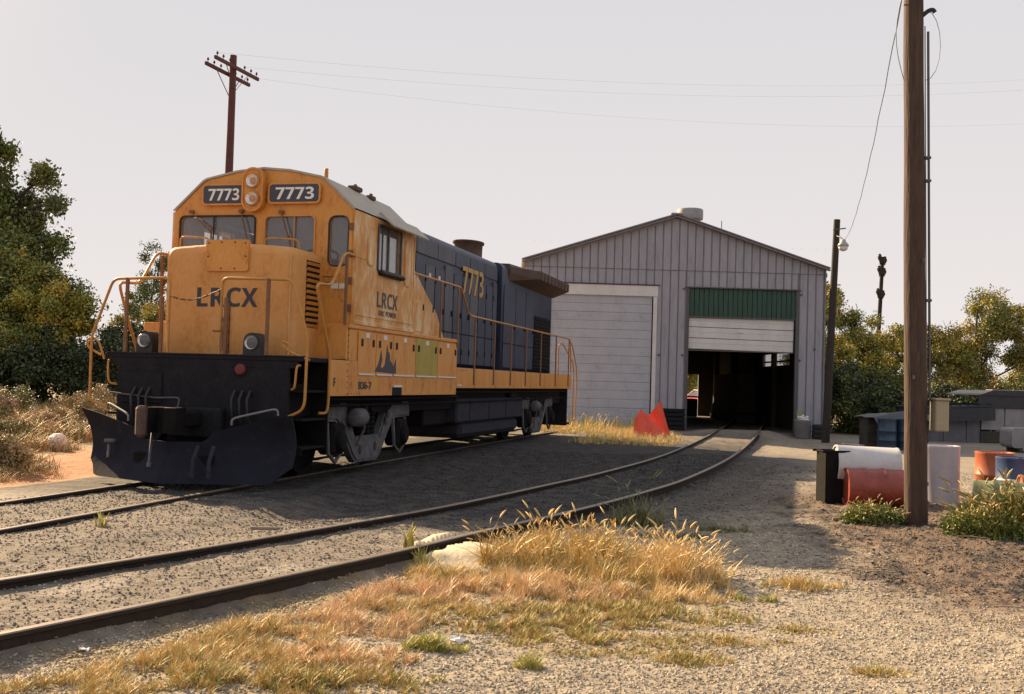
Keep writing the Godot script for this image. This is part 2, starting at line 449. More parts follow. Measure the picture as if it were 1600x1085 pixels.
func ground_col(x: float, z: float) -> Color:
	var q := to_loco(x, z)
	var n1 := na.get_noise_2d(x * 70 + 400, z * 70)
	var n2 := nb.get_noise_2d(x * 240, z * 240 + 90)
	var n3 := nb.get_noise_2d(x * 900, z * 900)
	var gravel := Color(.285, .24, .18)
	var bed := Color(.15, .125, .103)
	var oil_and_shade := Color(.022, .021, .022)  # oily soil, also used to paint shade into the ground near the engine
	var dirt := Color(.135, .094, .066)
	var yard := Color(.235, .20, .155)
	var red := Color(.34, .17, .08)
	var straw := Color(.22, .16, .08)
	var pale := Color(.40, .355, .30)
	var c := gravel
	var xr := xat(RAIL_R, clampf(z, -62, 0))
	var xl := xat(RAIL_L, clampf(z, -62, 0))
	var w := n1 * .5 + n2 * .25
	# far yard, fields
	c = c.lerp(yard, ss(-17, -24, z + w * 3))
	# brown dirt on the right
	var d := ss(2.6, 3.9, x + w * 1.6 + (z + 9.5) * .12) * ss(-19.5, -16.5, z) * ss(-7.6, -9.4, z + w * 2.2 - (x - 3) * .12)
	c = c.lerp(dirt, d)
	c = c.lerp(oil_and_shade * 1.2, clampf(d * ss(.18, .42, n1 * .7 + n2 * .6) * .8, 0, 1))
	# bed between the near rails and over to the engine
	var b := ss(.55, -.1, (x - xr) * .9 + w * .7) * ss(-3.2, -2.0, q.x + w)
	b *= ss(-41, -36, z)
	c = c.lerp(bed, b)
	c = c.lerp(bed * .38, b * ss(.04, .30, n2 * .65 + n1 * .5 + n3 * .25) * .85)
	c = c.lerp(pale * .8, b * ss(.22, .5, n1) * .5 * ss(-22, -16, z))
	# oily ground round and behind the engine, deepened to paint in its shadow
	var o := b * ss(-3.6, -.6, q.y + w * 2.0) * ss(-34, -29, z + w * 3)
	c = c.lerp(oil_and_shade, clampf(o * (.88 + .35 * n2), 0, 1))
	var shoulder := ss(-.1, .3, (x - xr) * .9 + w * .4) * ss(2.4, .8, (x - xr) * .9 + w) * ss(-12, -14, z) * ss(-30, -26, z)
	c = c.lerp(oil_and_shade * 1.7, shoulder * .75)  # oily shoulder of the track, with shade painted into its colour
	# left of the engine: sand, then reddish soil, then dry grass land
	var lf := ss(-1.6, -2.4, q.x + w * .8)
	c = c.lerp(red, lf)
	c = c.lerp(pale, ss(-.6, -1.4, q.x + w * .5) * ss(-3.6, -2.4, q.x + w) * ss(-1.6, -3.0, q.y) * .85)
	c = c.lerp(straw, ss(-4.0, -6.0, q.x + w * 2))
	c = c.lerp(straw, ss(-44, -52, z) * .9)
	# ground under the dry grass patch
	for e in GRASS:
		if absf(x - e[0]) < e[2] * 1.4 and absf(z - e[1]) < e[3] * 1.4:
			var k := Vector2((x - e[0]) / e[2], (z - e[1]) / e[3]).length() + n2 * .3
			c = c.lerp(Color(.24, .18, .085), ss(1.1, .7, k) * .6)
	c = c * (1.0 + n3 * .22 + n2 * .20)
	c.a = 1.0
	return c

# dry grass: x, z, rx, rz, height, count, palette
const GRASS := [
	[.62, -10.15, .95, .60, .40, 420, 0], [1.50, -9.55, .38, .50, .38, 230, 1], [.95, -9.3, .95, .60, .22, 560, 0], [1.35, -8.85, .5, .4, .16, 260, 1],
	[-.45, -9.2, .60, .5, .18, 300, 0], [.2, -8.75, .85, .6, .19, 560, 2], [-.75, -8.55, .75, .45, .17, 420, 2], [-1.45, -8.0, .55, .4, .14, 280, 2],
	[.95, -8.1, .90, .65, .10, 620, 3], [.15, -7.75, .9, .48, .11, 600, 3], [.62, -7.15, .75, .38, .085, 420, 3], [-.55, -7.95, .6, .3, .13, 300, 0],
	[-1.05, -7.45, .62, .42, .15, 380, 2], [-1.75, -7.1, .65, .45, .16, 460, 0], [-1.75, -6.35, 1.0, .5, .14, 760, 0], [-1.0, -6.55, .5, .35, .12, 330, 2], [-1.15, -6.0, .8, .3, .12, 420, 3],
	[-2.2, -5.75, .5, .3, .12, 200, 0], [-.42, -6.85, .20, .10, .12, 130, 4], [.18, -6.5, .10, .07, .13, 50, 4], [1.15, -6.75, .26, .18, .09, 90, 3], [1.55, -7.3, .4, .2, .07, 120, 3],
	[1.9, -8.75, .28, .12, .12, 80, 4], [2.55, -9.35, .36, .22, .14, 120, 0], [2.05, -7.7, .34, .12, .06, 80, 3], [-1.35, -9.1, .3, .22, .13, 90, 0], [2.5, -12.9, .5, .25, .16, 80, 5], [1.9, -12.2, .45, .22, .12, 70, 5],
	[1.55, -13.2, .35, .3, .42, 40, 5], [-.7, -9.9, .12, .08, .30, 10, 4], [2.3, -6.6, .22, .12, .07, 60, 3]]

func make_ground() -> void:
	var xs := PackedFloat32Array()
	var zs := PackedFloat32Array()
	var x := -9.0
	while x < 9.0:
		xs.append(x); x += 0.06
	for sgn in [-1.0, 1.0]:
		var v := 9.0
		var st := 0.09
		while v < 900.0:
			xs.append(v * sgn); v += st; st *= 1.1
	xs.sort()
	var z := -5.0
	while z > -17.0:
		zs.append(z); z -= 0.06
	var st2 := 0.07
	while z > -1200.0:
		zs.append(z); z -= st2; st2 = minf(st2 * 1.02, 0.35) if z > -48 else st2 * 1.15
	var v2 := -4.9
	st2 = 0.12
	while v2 < 300.0:
		zs.append(v2); v2 += st2; st2 *= 1.18
	zs.sort()
	var nx := xs.size()
	var nz := zs.size()
	var vs := PackedVector3Array(); vs.resize(nx * nz)
	var ns := PackedVector3Array(); ns.resize(nx * nz)
	var cs := PackedColorArray(); cs.resize(nx * nz)
	for j in nz:
		for i in nx:
			vs[j * nx + i] = Vector3(xs[i], ground_y(xs[i], zs[j]), zs[j])
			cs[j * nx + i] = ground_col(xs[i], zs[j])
	var idx := PackedInt32Array(); idx.resize((nx - 1) * (nz - 1) * 6)
	var k := 0
	for j in nz - 1:
		for i in nx - 1:
			var a := j * nx + i
			idx[k] = a; idx[k + 1] = a + 1; idx[k + 2] = a + nx; idx[k + 3] = a + 1; idx[k + 4] = a + nx + 1; idx[k + 5] = a + nx
			k += 6
	for j in nz:
		for i in nx:
			var l := vs[j * nx + maxi(i - 1, 0)]
			var r := vs[j * nx + mini(i + 1, nx - 1)]
			var u := vs[maxi(j - 1, 0) * nx + i]
			var d := vs[mini(j + 1, nz - 1) * nx + i]
			ns[j * nx + i] = (d - u).cross(r - l).normalized()
	var arr := []
	arr.resize(Mesh.ARRAY_MAX)
	arr[Mesh.ARRAY_VERTEX] = vs
	arr[Mesh.ARRAY_NORMAL] = ns
	arr[Mesh.ARRAY_COLOR] = cs
	arr[Mesh.ARRAY_INDEX] = idx
	var m := ArrayMesh.new()
	m.add_surface_from_arrays(Mesh.PRIMITIVE_TRIANGLES, arr)
	m.surface_set_material(0, M.ground)
	var o := place("ground", m)
	o.set_meta("kind", "structure")
	o.set_meta("label", "gravel and oily soil ground of the rail yard, with painted shade by the engine")

func stone_mesh(sd: int) -> ArrayMesh:
	var r := RandomNumberGenerator.new()
	r.seed = sd
	var p := []
	for v in [Vector3(0, 1, 0), Vector3(.9, .2, 0), Vector3(.1, .3, .9), Vector3(-.9, .1, .2), Vector3(-.1, .2, -.9), Vector3(.5, -.5, .5), Vector3(-.5, -.5, .4), Vector3(-.4, -.5, -.5), Vector3(.5, -.5, -.5)]:
		p.append(v * r.randf_range(.7, 1.2) * Vector3(1, .5, 1))
	var b := Build.new()
	for f in [[0, 1, 2], [0, 2, 3], [0, 3, 4], [0, 4, 1], [1, 5, 2], [2, 5, 6], [2, 6, 3], [3, 6, 7], [3, 7, 4], [4, 7, 8], [4, 8, 1], [1, 8, 5], [5, 6, 7], [5, 7, 8]]:
		b.tri(p[f[0]], p[f[1]], p[f[2]], p[f[0]] + p[f[1]] + p[f[2]])
	return b.mesh(M.stone)

func make_gravel() -> void:
	for kind in 3:
		var xf := []
		var cl := []
		var n: int = [150000, 110000, 30000][kind]
		for i in n:
			var dep := 0.0
			var x := 0.0
			if kind == 0:       # crushed stone in the foreground
				dep = 5.2 + 8.5 * pow(rng.randf(), 1.5)
				x = dep * rng.randf_range(-.55, .56)
			elif kind == 1:     # ballast round the near track
				dep = 6.2 + 20.0 * pow(rng.randf(), 1.3)
				x = lerpf(xat(RAIL_L, -dep) - 5.2, xat(RAIL_R, -dep) + 1.2, rng.randf())
			else:               # right-hand dirt and beyond
				dep = rng.randf_range(9.0, 24.0)
				x = dep * rng.randf_range(.12, .56)
			var z := -dep
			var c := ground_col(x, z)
			if kind == 0 and x < xat(RAIL_R, z) + .12: continue
			var s := (.004 + .010 * pow(rng.randf(), 3.0)) * (1.0 + dep * .03)
			if kind == 1: s = (.004 + .012 * pow(rng.randf(), 4.0)) * (1.0 + dep * .03)
			if kind == 2: s = .006 + .026 * pow(rng.randf(), 5.0)
			var bas := Basis(Vector3.UP, rng.randf() * TAU) * Basis(Vector3.RIGHT, rng.randf_range(-.5, .5))
			xf.append(Transform3D(bas.scaled(Vector3.ONE * s), Vector3(x, ground_y(x, z) + s * .25, z)))
			var k: float = [rng.randf_range(.7, 1.8), rng.randf_range(.8, 2.3), rng.randf_range(.5, 1.7)][kind]
			var g := (c.r + c.g + c.b) / 3
			cl.append(c.lerp(Color(g, g, g), rng.randf() * .3) * k)
		var o := swarm(["gravel", "ballast", "dirt_clods"][kind], stone_mesh(11 + kind), xf, cl)
		tag(o, ["pale crushed stone spread over the foreground ground", "dark ballast stones between and beside the near rails", "loose stones and clods on the brown dirt at the right"][kind], ["gravel", "ballast", "dirt"][kind])

# ------------------------------------------------------------------ grass and leaves
func tuft_mesh(sd: int, blades: int, spread: float, bend: float, wide: float, heads := 0.0) -> ArrayMesh:
	var r := RandomNumberGenerator.new()
	r.seed = sd
	var b := Build.new()
	for i in blades:
		var a := r.randf() * TAU
		var d := Vector3(cos(a), 0, sin(a))
		var side := Vector3(-d.z, 0, d.x) * wide
		var base := Vector3(r.randf_range(-1, 1), 0, r.randf_range(-1, 1)) * spread * .5
		var h := r.randf_range(.55, 1.0)
		var be := r.randf_range(.2, 1.0) * bend
		var p := []
		for k in 4:
			var t := k / 3.0
			p.append(base + Vector3.UP * h * t * (1.0 - .25 * be * t) + d * be * h * t * t)
		for k in 3:
			var w0: float = 1.0 - k / 3.2
			var w1: float = 1.0 - (k + 1) / 3.2
			b.quad(p[k] - side * w0, p[k] + side * w0, p[k + 1] + side * w1, p[k + 1] - side * w1, d + Vector3.UP * .3, 1)
		if r.randf() < heads:
			var q: Vector3 = p[3]
			var dir := (p[3] - p[2] as Vector3).normalized()
			b.tube([q, q + dir * .05, q + dir * .12 + d * .02, q + dir * .17 + d * .05], [.006, .017, .015, .004], 5)
	return b.mesh(M.blade)

func pal(which: int) -> Color:
	var sets := [
		[Color(.46, .30, .10), Color(.55, .38, .15), Color(.40, .30, .10), Color(.52, .40, .18), Color(.30, .27, .08)],
		[Color(.58, .42, .20), Color(.62, .48, .25), Color(.50, .36, .15)],
		[Color(.54, .35, .20), Color(.58, .40, .25), Color(.48, .30, .15), Color(.42, .30, .12), Color(.60, .47, .28)],
		[Color(.30, .23, .06), Color(.38, .28, .07), Color(.24, .22, .06), Color(.42, .26, .09), Color(.33, .30, .09)],
		[Color(.36, .33, .08), Color(.44, .38, .10), Color(.29, .29, .07)],
		[Color(.14, .15, .06), Color(.19, .17, .08), Color(.12, .14, .06)],
		[Color(.10, .14, .035), Color(.16, .19, .045), Color(.24, .24, .06), Color(.32, .26, .09)],
		[Color(.44, .30, .15), Color(.46, .31, .16), Color(.38, .20, .09), Color(.42, .23, .10), Color(.34, .28, .11)]]
	var s: Array = sets[which]
	var c: Color = s[rng.randi() % s.size()]
	return c * rng.randf_range(.9, 1.4)

func make_grass() -> void:
	var short_m := tuft_mesh(3, 9, .5, .9, .035)
	var tall_m := tuft_mesh(4, 8, .30, .85, .013, .0)
	var head_m := tuft_mesh(5, 5, .30, .60, .009, .75)
	var lists := [[], [], []]
	var cols := [[], [], []]
	for e in GRASS:
		for i in int(e[5] * 2.0):
			var a := rng.randf() * TAU
			var rr := pow(rng.randf(), .62)
			var edge := 1.0 + .35 * na.get_noise_2d(cos(a) * 80 + e[0] * 100, sin(a) * 80 + e[1] * 50)
			var x: float = e[0] + cos(a) * rr * e[2] * edge
			var z: float = e[1] + sin(a) * rr * e[3] * edge
			var xr := xat(RAIL_R, z)
			if x < xr + lerpf(.62, .12, ss(-8.2, -10.2, z)) + .22 * na.get_noise_2d(x * 120, z * 120) and e[1] > -11.5: continue
			var clump := nb.get_noise_2d(x * 260, z * 260)
			if clump < -.17 and e[4] < .3: continue
			var h: float = e[4] * rng.randf_range(.6, 1.15) * (1.0 - .35 * rr) * (1.0 + clump * .5)
			var which := 0
			if e[4] > .12 and rng.randf() < .75: which = 1
			if e[4] > .3 and rng.randf() < .16: which = 2
			if which == 2: h *= rng.randf_range(1.0, 1.45)
			var wide := h * (1.25 if which == 0 else 1.0)
			var bas := Basis(Vector3.UP, rng.randf() * TAU) * Basis(Vector3.RIGHT, rng.randf_range(-.5, .5))
			lists[which].append(Transform3D(bas.scaled(Vector3(wide, h, wide)), Vector3(x, ground_y(x, z) - .01, z)))
			cols[which].append(pal(e[6]))
	var labels := ["low mat of tan and green grass in the foreground patch", "long dry golden grass blades standing in the foreground patch", "golden seed-headed grass stems on the foreground tussock"]
	for k in 3:
		var o := swarm(["short_grass", "dry_grass", "seed_grass"][k], [short_m, tall_m, head_m][k], lists[k], cols[k])
		tag(o, labels[k], "grass")
	# dry grass by the shed and the bank of weeds left of the engine
	for part in 2:
		var xf := []
		var cl := []
		for i in ([3400, 9500][part] as int):
			var x := 0.0
			var z := 0.0
			var h := 0.3
			if part == 0:
				x = rng.randf_range(.6, 5.4)
				z = rng.randf_range(-41.6, -29.5)
				var q := to_loco(x, z)
				if q.x < 2.2 and q.y < 19.6: continue
				if x > xat(RAIL_L, z) - .5: continue
				if nb.get_noise_2d(x * 120, z * 120) < -.25: continue
				h = rng.randf_range(.10, .26) + (.35 if rng.randf() < .10 and z < -38 else 0.0)
			else:
				var dep := 15.8 + 26.0 * pow(rng.randf(), 1.4)
				z = -dep
				var edge := -7.0 - (dep - 15) * .26 + na.get_noise_2d(dep * 40, 7) * .8
				x = edge - pow(rng.randf(), 1.2) * (6.0 + dep * .15)
				var bump := na.get_noise_2d(x * 45 + 90, z * 45) + .6 * nb.get_noise_2d(x * 110, z * 110)
				if bump < -.12 and rng.randf() < .75: continue
				h = rng.randf_range(.10, .24) + clampf(bump + .1, 0, .9) * rng.randf_range(.25, .85) * ss(15.5, 20, dep)
			var bas := Basis(Vector3.UP, rng.randf() * TAU)
			var wd := h * 1.0
			xf.append(Transform3D(bas.scaled(Vector3(wd, h, wd)), Vector3(x, ground_y(x, z, false) - .02, z)))
			cl.append(pal([0, 7][part]) * ([1.25, .95][part] as float) if rng.randf() < [.9, .78][part] else pal([4, 6][part]))
		var o := swarm(["dry_grass", "weeds"][part], tuft_mesh(21 + part, [9, 12][part], [.35, .9][part], [.6, 1.5][part], [.028, .020][part], [.15, .02][part]), xf, cl)
		tag(o, ["golden dry grass growing before the closed white shed door", "tan and reddish dry weeds on the bank left of the engine"][part], ["grass", "weeds"][part])
	# green weeds by the drums, each plant a thing
	var spots := [[4.72, -14.0, .34, "small green weed clump in front of the red lying drum", 160], [5.75, -13.0, .46, "broad green weed at the left end of the weed bed by the pole", 260], [6.25, -13.3, .66, "tall yellow-green weed before the pale green lying drum", 420], [7.0, -13.3, .64, "dense green weed at the right edge before the rusty drum", 320]]
	for sp in spots:
		var t := thing("green_weed", sp[3], "weed", Vector3(sp[0], ground_y(sp[0], sp[1]), sp[1]), "green weeds by the drums")
		var xf := []
		var cl := []
		for i in (sp[4] as int):
			var a := rng.randf() * TAU
			var r: float = sqrt(rng.randf()) * sp[2] * .95
			var h: float = sp[2] * rng.randf_range(.45, 1.1) * (1.2 - r / sp[2] * .5)
			var bas := Basis(Vector3.UP, rng.randf() * TAU)
			xf.append(Transform3D(bas.scaled(Vector3(h, h, h)), Vector3(cos(a) * r, -.02, sin(a) * r * .6)))
			cl.append(pal(6))
		swarm("stems", tuft_mesh(31, 8, .5, 1.3, .04, .0), xf, cl, t)
		xf = []
		cl = []
		for i in (sp[4] as int) * 4:
			var a := rng.randf() * TAU
			var r: float = sqrt(rng.randf()) * sp[2] * 1.05
			var y: float = sp[2] * rng.randf_range(.05, .95) * (1.1 - r / sp[2] * .55) * (.75 + .5 * na.get_noise_2d(a * 60, r * 300))
			xf.append(Transform3D(Basis(Vector3(rng.randfn(), rng.randfn(), rng.randfn()).normalized(), rng.randf() * TAU).scaled(Vector3.ONE * rng.randf_range(.07, .15)), Vector3(cos(a) * r, y, sin(a) * r * .6)))
			var tint: Color = [Color(.09, .13, .03), Color(.15, .18, .04), Color(.24, .24, .055), Color(.34, .26, .10)][mini(int(y / sp[2] * 3.2 + rng.randf() * 1.4), 3)]
			cl.append(tint * rng.randf_range(.8, 1.3))
		swarm("leaves", leaf_meshes[0], xf, cl, t)
		xf = []
		cl = []
		for i in (sp[4] as int) / 10:
			var a := rng.randf() * TAU
			var r: float = sqrt(rng.randf()) * sp[2] * .9
			var h: float = sp[2] * rng.randf_range(.6, 1.25)
			xf.append(Transform3D(Basis(Vector3.UP, rng.randf() * TAU).scaled(Vector3(h, h, h)), Vector3(cos(a) * r, -.02, sin(a) * r * .6)))
			cl.append(pal(0) * .8)
		swarm("seed_heads", tuft_mesh(32, 4, .3, .9, .009, .6), xf, cl, t)
	# single sprouts
	for sp in [[-4.1, -11.0, .30, "single yellow-green sprout beside the engine's right rail"], [-.93, -10.2, .42, "slim upright weed stem beside the near rail"]]:
		var t := thing("weed_sprout", sp[3], "weed", Vector3(sp[0], ground_y(sp[0], sp[1]), sp[1]))
		var xf := []
		var cl := []
		for i in 7:
			var h: float = sp[2] * rng.randf_range(.5, 1.0)
			xf.append(Transform3D(Basis(Vector3.UP, rng.randf() * TAU).scaled(Vector3(h * .7, h, h * .7)), Vector3(rng.randf_range(-.06, .06), -.01, rng.randf_range(-.06, .06))))
			cl.append(pal(4))
		swarm("leaves", tuft_mesh(41, 5, .15, .5, .06, .4), xf, cl, t)

func leaf_mesh(sd: int, n: int) -> ArrayMesh:
	var r := RandomNumberGenerator.new()
	r.seed = sd
	var b := Build.new()
	for i in n:
		var c := Vector3(r.randf_range(-1, 1), r.randf_range(-.8, .8), r.randf_range(-1, 1)) * .55
		var d := Vector3(r.randf_range(-1, 1), r.randf_range(-.8, .3), r.randf_range(-1, 1)).normalized()
		var s := d.cross(Vector3(r.randf_range(-1, 1), 1.5, r.randf_range(-1, 1))).normalized()
		var up := s.cross(d)
		var l := r.randf_range(.26, .46)
		var w := l * .30
		b.tri(c, c + d * l * .5 + s * w + up * .03, c + d * l, up)
		b.tri(c, c + d * l, c + d * l * .5 - s * w + up * .03, up)
	return b.mesh(M.leaf)

var leaf_meshes := []

# blobs: centre offset, radius, share.  tones: list of linear colours
func tree(called: String, label: String, at: Vector3, h: float, blobs: Array, n: int, size: float, tones: Array, group: String, trunk_r := .16, category := "tree") -> void:
	var t := thing(called, label, category, at, group)
	if trunk_r > 0.0:
		var b := Build.new()
		b.tube([Vector3(0, -.1, 0), Vector3(.05 * h * .2, h * .2, 0), Vector3(-.02 * h, h * .5, .03 * h), Vector3(0, h * .82, 0)], [trunk_r * 1.25, trunk_r, trunk_r * .7, trunk_r * .2], 8)
		put("trunk", b, M.bark, t)
		var lb := Build.new()
		for bl in blobs:
			var c: Vector3 = bl[0]
			var s := Vector3(0, clampf(c.y - bl[1] * .7, h * .15, h * .7), 0)
			lb.tube([s, s.lerp(c, .55) + Vector3(0, -.12, 0) * h * .2, c, c + (c - s).normalized() * bl[1] * .7], [trunk_r * .5, trunk_r * .34, trunk_r * .2, .012], 6)
			for q in 4:
				var e: Vector3 = c + Vector3(rng.randf_range(-1, 1), rng.randf_range(-.3, 1), rng.randf_range(-1, 1)) * bl[1] * .9
				lb.tube([c.lerp(s, .3), c.lerp(e, .5), e], [trunk_r * .2, trunk_r * .12, .008], 5)
		put("limbs", lb, M.bark, t)
	var xf := []
	var cl := []
	var total := 0.0
	for bl in blobs: total += pow(bl[1], 2.2)
	for bl in blobs:
		var cnt := int(n * pow(bl[1], 2.2) / total)
		# sub-clumps give an uneven outline with gaps
		var subs := []
		for i in maxi(6, int(bl[1] * 9)):
			var d := Vector3(rng.randfn(), rng.randfn() * .85, rng.randfn()).normalized()
			subs.append([bl[0] + d * bl[1] * rng.randf_range(.4, 1.15), bl[1] * rng.randf_range(.18, .38), rng.randi() % tones.size()])
		for i in cnt:
			var sc: Array = subs[rng.randi() % subs.size()]
			var d := Vector3(rng.randfn(), rng.randfn() * .75, rng.randfn()) * .62
			var p: Vector3 = sc[0] + d * sc[1]
			if p.y < 0.05: continue
			var s := size * rng.randf_range(.6, 1.25)
			var bas := Basis(Vector3(rng.randfn(), rng.randfn(), rng.randfn()).normalized(), rng.randf() * TAU)
			xf.append(Transform3D(bas.scaled(Vector3.ONE * s), p))
			var c: Color = tones[sc[2]] if rng.randf() < .7 else tones[rng.randi() % tones.size()]
			cl.append(c * rng.randf_range(.7, 1.3))
	swarm("crown", leaf_meshes[rng.randi() % leaf_meshes.size()], xf, cl, t)

func make_trees() -> void:
	for i in 3: leaf_meshes.append(leaf_mesh(60 + i, 9))
	var dk := [Color(.042, .06, .02), Color(.055, .078, .025), Color(.04, .052, .02)]
	var md := [Color(.12, .15, .036), Color(.16, .185, .045), Color(.085, .11, .03)]
	var yl := [Color(.30, .29, .05), Color(.40, .33, .055), Color(.20, .22, .045), Color(.44, .34, .06)]
	var au := [Color(.22, .19, .045), Color(.29, .20, .05), Color(.16, .17, .04), Color(.11, .13, .035)]
	var lg := "trees left of the engine"
	var V := func(x, y, z): return Vector3(x, y, z)
	tree("leafy_tree", "tall dark green tree at the left edge of the yard", V.call(-22.6, -.3, -46), 12.0, [[V.call(.2, 8.4, 0), 1.5], [V.call(-.2, 10.4, .3), 1.1], [V.call(.5, 11.3, .2), .6], [V.call(1.7, 7.2, .5), 1.4], [V.call(-1.8, 7.4, 0), 1.8], [V.call(.5, 5.2, .4), 2.2], [V.call(2.5, 9.9, .2), .55], [V.call(3.1, 8.8, .3), .5]], 8500, .46, md, lg, .24)
	tree("leafy_tree", "dense green tree with yellow tips beside the tall left tree", V.call(-19.6, -.3, -44), 6.8, [[V.call(-.2, 4.4, 0), 1.7], [V.call(1.1, 4.6, .4), 1.15], [V.call(-1.4, 5.3, .2), 1.3], [V.call(.4, 2.8, .5), 2.0], [V.call(1.7, 3.4, .2), 1.0]], 7500, .40, md + yl, lg, .18)
	tree("leafy_tree", "bright yellow-green young tree low in front of the left trees", V.call(-18.4, -.3, -42.6), 4.4, [[V.call(0, 3.8, 0), .9], [V.call(.7, 4.2, .1), .7], [V.call(.2, 2.7, 0), 1.0]], 2600, .34, yl, lg, .10)
	tree("thin_tree", "thin-leaved tree with sky showing through behind the front handrail", V.call(-19.4, -.4, -58), 6.6, [[V.call(-1.4, 4.3, 0), 1.0], [V.call(.2, 4.9, 0), .8], [V.call(1.2, 3.6, .2), .9], [V.call(-.4, 3.2, 0), 1.0]], 1500, .34, md + yl, lg, .12)
	tree("thin_tree", "sparse tree top behind the left corner of the cab", V.call(-20.6, -.4, -62), 9.6, [[V.call(.2, 8.2, 0), .9], [V.call(.5, 6.6, .3), 1.1], [V.call(-.5, 5.4, 0), 1.2], [V.call(.9, 4.6, 0), 1.0]], 1400, .34, md, lg, .12)
	var hx := [[-23.0, -41, 2.0], [-20.6, -41.5, 2.2], [-18.4, -42, 2.1], [-16.6, -43, 2.2], [-15.2, -46, 2.4], [-17.6, -50, 2.6], [-14.4, -52, 2.4]]
	var hn := ["at the left picture edge", "second from the left", "below the yellow-green tree", "behind the front handrail bend", "right end beside the engine's nose", "behind the thin tree", "just left of the cab corner"]
	for i in hx.size():
		var e: Array = hx[i]
		tree("dark_shrub", "dark green shrub of the left hedge, " + hn[i], V.call(e[0], -.3, e[1]), e[2] * 1.5, [[V.call(0, e[2] * .55, 0), e[2] * .62], [V.call(-.7, e[2] * .9, .2), e[2] * .5], [V.call(.7, e[2] * .95, 0), e[2] * .5], [V.call(0, .5, .6), e[2] * .5]], 2400, .40, dk, "shrubs of the left hedge", .07, "shrub")
	var rg := "trees right of the shed"
	tree("leafy_tree", "young yellow-green tree between the shed and the near pole", V.call(17.6, -.4, -56), 7.6, [[V.call(-.9, 5.4, 0), 1.0], [V.call(.7, 4.6, 0), 1.1], [V.call(-.2, 3.2, .3), 1.4], [V.call(1.6, 3.4, 0), 1.2], [V.call(-1.2, 6.7, 0), .6], [V.call(2.4, 4.8, 0), .6]], 3600, .36, yl + md, rg, .10)
	tree("leafy_tree", "taller loose tree right beside the lamp pole", V.call(15.2, -.4, -54), 7.4, [[V.call(0, 5.6, 0), .8], [V.call(.7, 4.2, 0), 1.1], [V.call(-.3, 2.8, .3), 1.2], [V.call(.5, 6.6, 0), .5]], 2400, .34, yl, rg, .09)
	tree("leafy_tree", "green tree standing behind the near pole", V.call(21.4, -.4, -60), 5.6, [[V.call(-.9, 4.0, 0), 1.2], [V.call(.8, 4.2, 0), 1.2], [V.call(0, 2.6, .3), 1.6]], 3200, .38, md + yl, rg, .11)
	tree("leafy_tree", "wide autumn-tinted tree at the right behind the low sheds", V.call(25.8, -.1, -60), 7.6, [[V.call(-1.5, 4.6, 0), 1.3], [V.call(.3, 5.6, 0), 1.4], [V.call(1.9, 5.1, 0), 1.1], [V.call(-1.9, 3.0, .3), 1.5], [V.call(.3, 3.4, .3), 1.5], [V.call(2.2, 3.2, .2), 1.2], [V.call(2.6, 6.0, 0), .6]], 7000, .38, au + yl, rg, .16)
	tree("leafy_tree", "low green tree at the far right edge", V.call(30.2, -.4, -62), 3.6, [[V.call(-1.0, 2.2, 0), 1.3], [V.call(.8, 2.5, 0), 1.4], [V.call(2.2, 2.0, 0), 1.3]], 3000, .40, yl + md, rg, .11)
	var bx := [[14.3, -48.6, 2.6], [15.6, -47, 1.8], [17.4, -48, 1.9], [19.3, -49, 1.8], [21.6, -50, 2.0], [24.0, -52, 2.0], [27.0, -54, 2.2], [30.5, -55, 2.2]]
	var bn := ["against the shed's right wall", "behind the lamp pole", "behind the two blue barrels", "left of the near pole", "right of the near pole", "behind the dark tarpaulin roof", "behind the grey shack", "at the right picture edge"]
	for i in bx.size():
		var e: Array = bx[i]
		tree("green_bush", "green bush behind the yard, " + bn[i], V.call(e[0], -.45, e[1]), e[2] * 1.4, [[V.call(0, e[2] * .5, 0), e[2] * .6], [V.call(-.7, e[2] * .8, .2), e[2] * .48], [V.call(.7, e[2] * .85, 0), e[2] * .45], [V.call(0, .4, .7), e[2] * .5]], 2100, .36, md + dk if i < 4 else md + au, "bushes behind the yard", .06, "bush")
	tree("leafy_tree", "sunlit tree beyond the rear door of the shed", V.call(13.5, -.4, -80), 5.5, [[V.call(-1, 3.2, 0), 1.6], [V.call(1, 3.4, 0), 1.6], [V.call(0, 1.8, .3), 1.6]], 2600, .40, yl, "", .12)
	var sc := [[-9.7, -18.0, .75, 0], [-10.4, -21.5, 1.0, 1], [-12.6, -25.5, 1.15, 0], [-9.9, -25.0, .95, 2], [-14.8, -30.5, 1.25, 1], [-12.2, -31.5, 1.2, 2], [-17.5, -33.0, 1.2, 0], [-8.0, -16.9, .5, 2]]
	var sn := ["nearest low pinkish-brown scrub left of the plow", "greenish scrub behind the white rock", "wide pinkish-brown scrub at the left edge of the weeds", "tan scrub just left of the plow's wing", "greenish scrub before the dark hedge at the left edge", "tan scrub before the dark hedge beside the front handrail", "far pinkish-brown scrub under the tall left tree", "small tan scrub at the front of the weed bank"]
	var st := [[Color(.30, .19, .13), Color(.36, .24, .16), Color(.24, .15, .10)], [Color(.20, .20, .08), Color(.28, .24, .11), Color(.15, .16, .06)], [Color(.40, .30, .17), Color(.34, .25, .13), Color(.28, .24, .11)]]
	for i in sc.size():
		var e: Array = sc[i]
		var r: float = e[2]
		tree("dry_scrub", sn[i], V.call(e[0], -.2, e[1]), r * 1.2, [[V.call(0, r * .35, 0), r * .5], [V.call(-r * .5, r * .4, .1), r * .42], [V.call(r * .5, r * .38, 0), r * .45], [V.call(r * .1, r * .72, 0), r * .36]], 1100, .15, st[e[3]], "scrub on the left bank", .02, "scrub")
	# the far line of woods
	var xf := []
	var cl := []
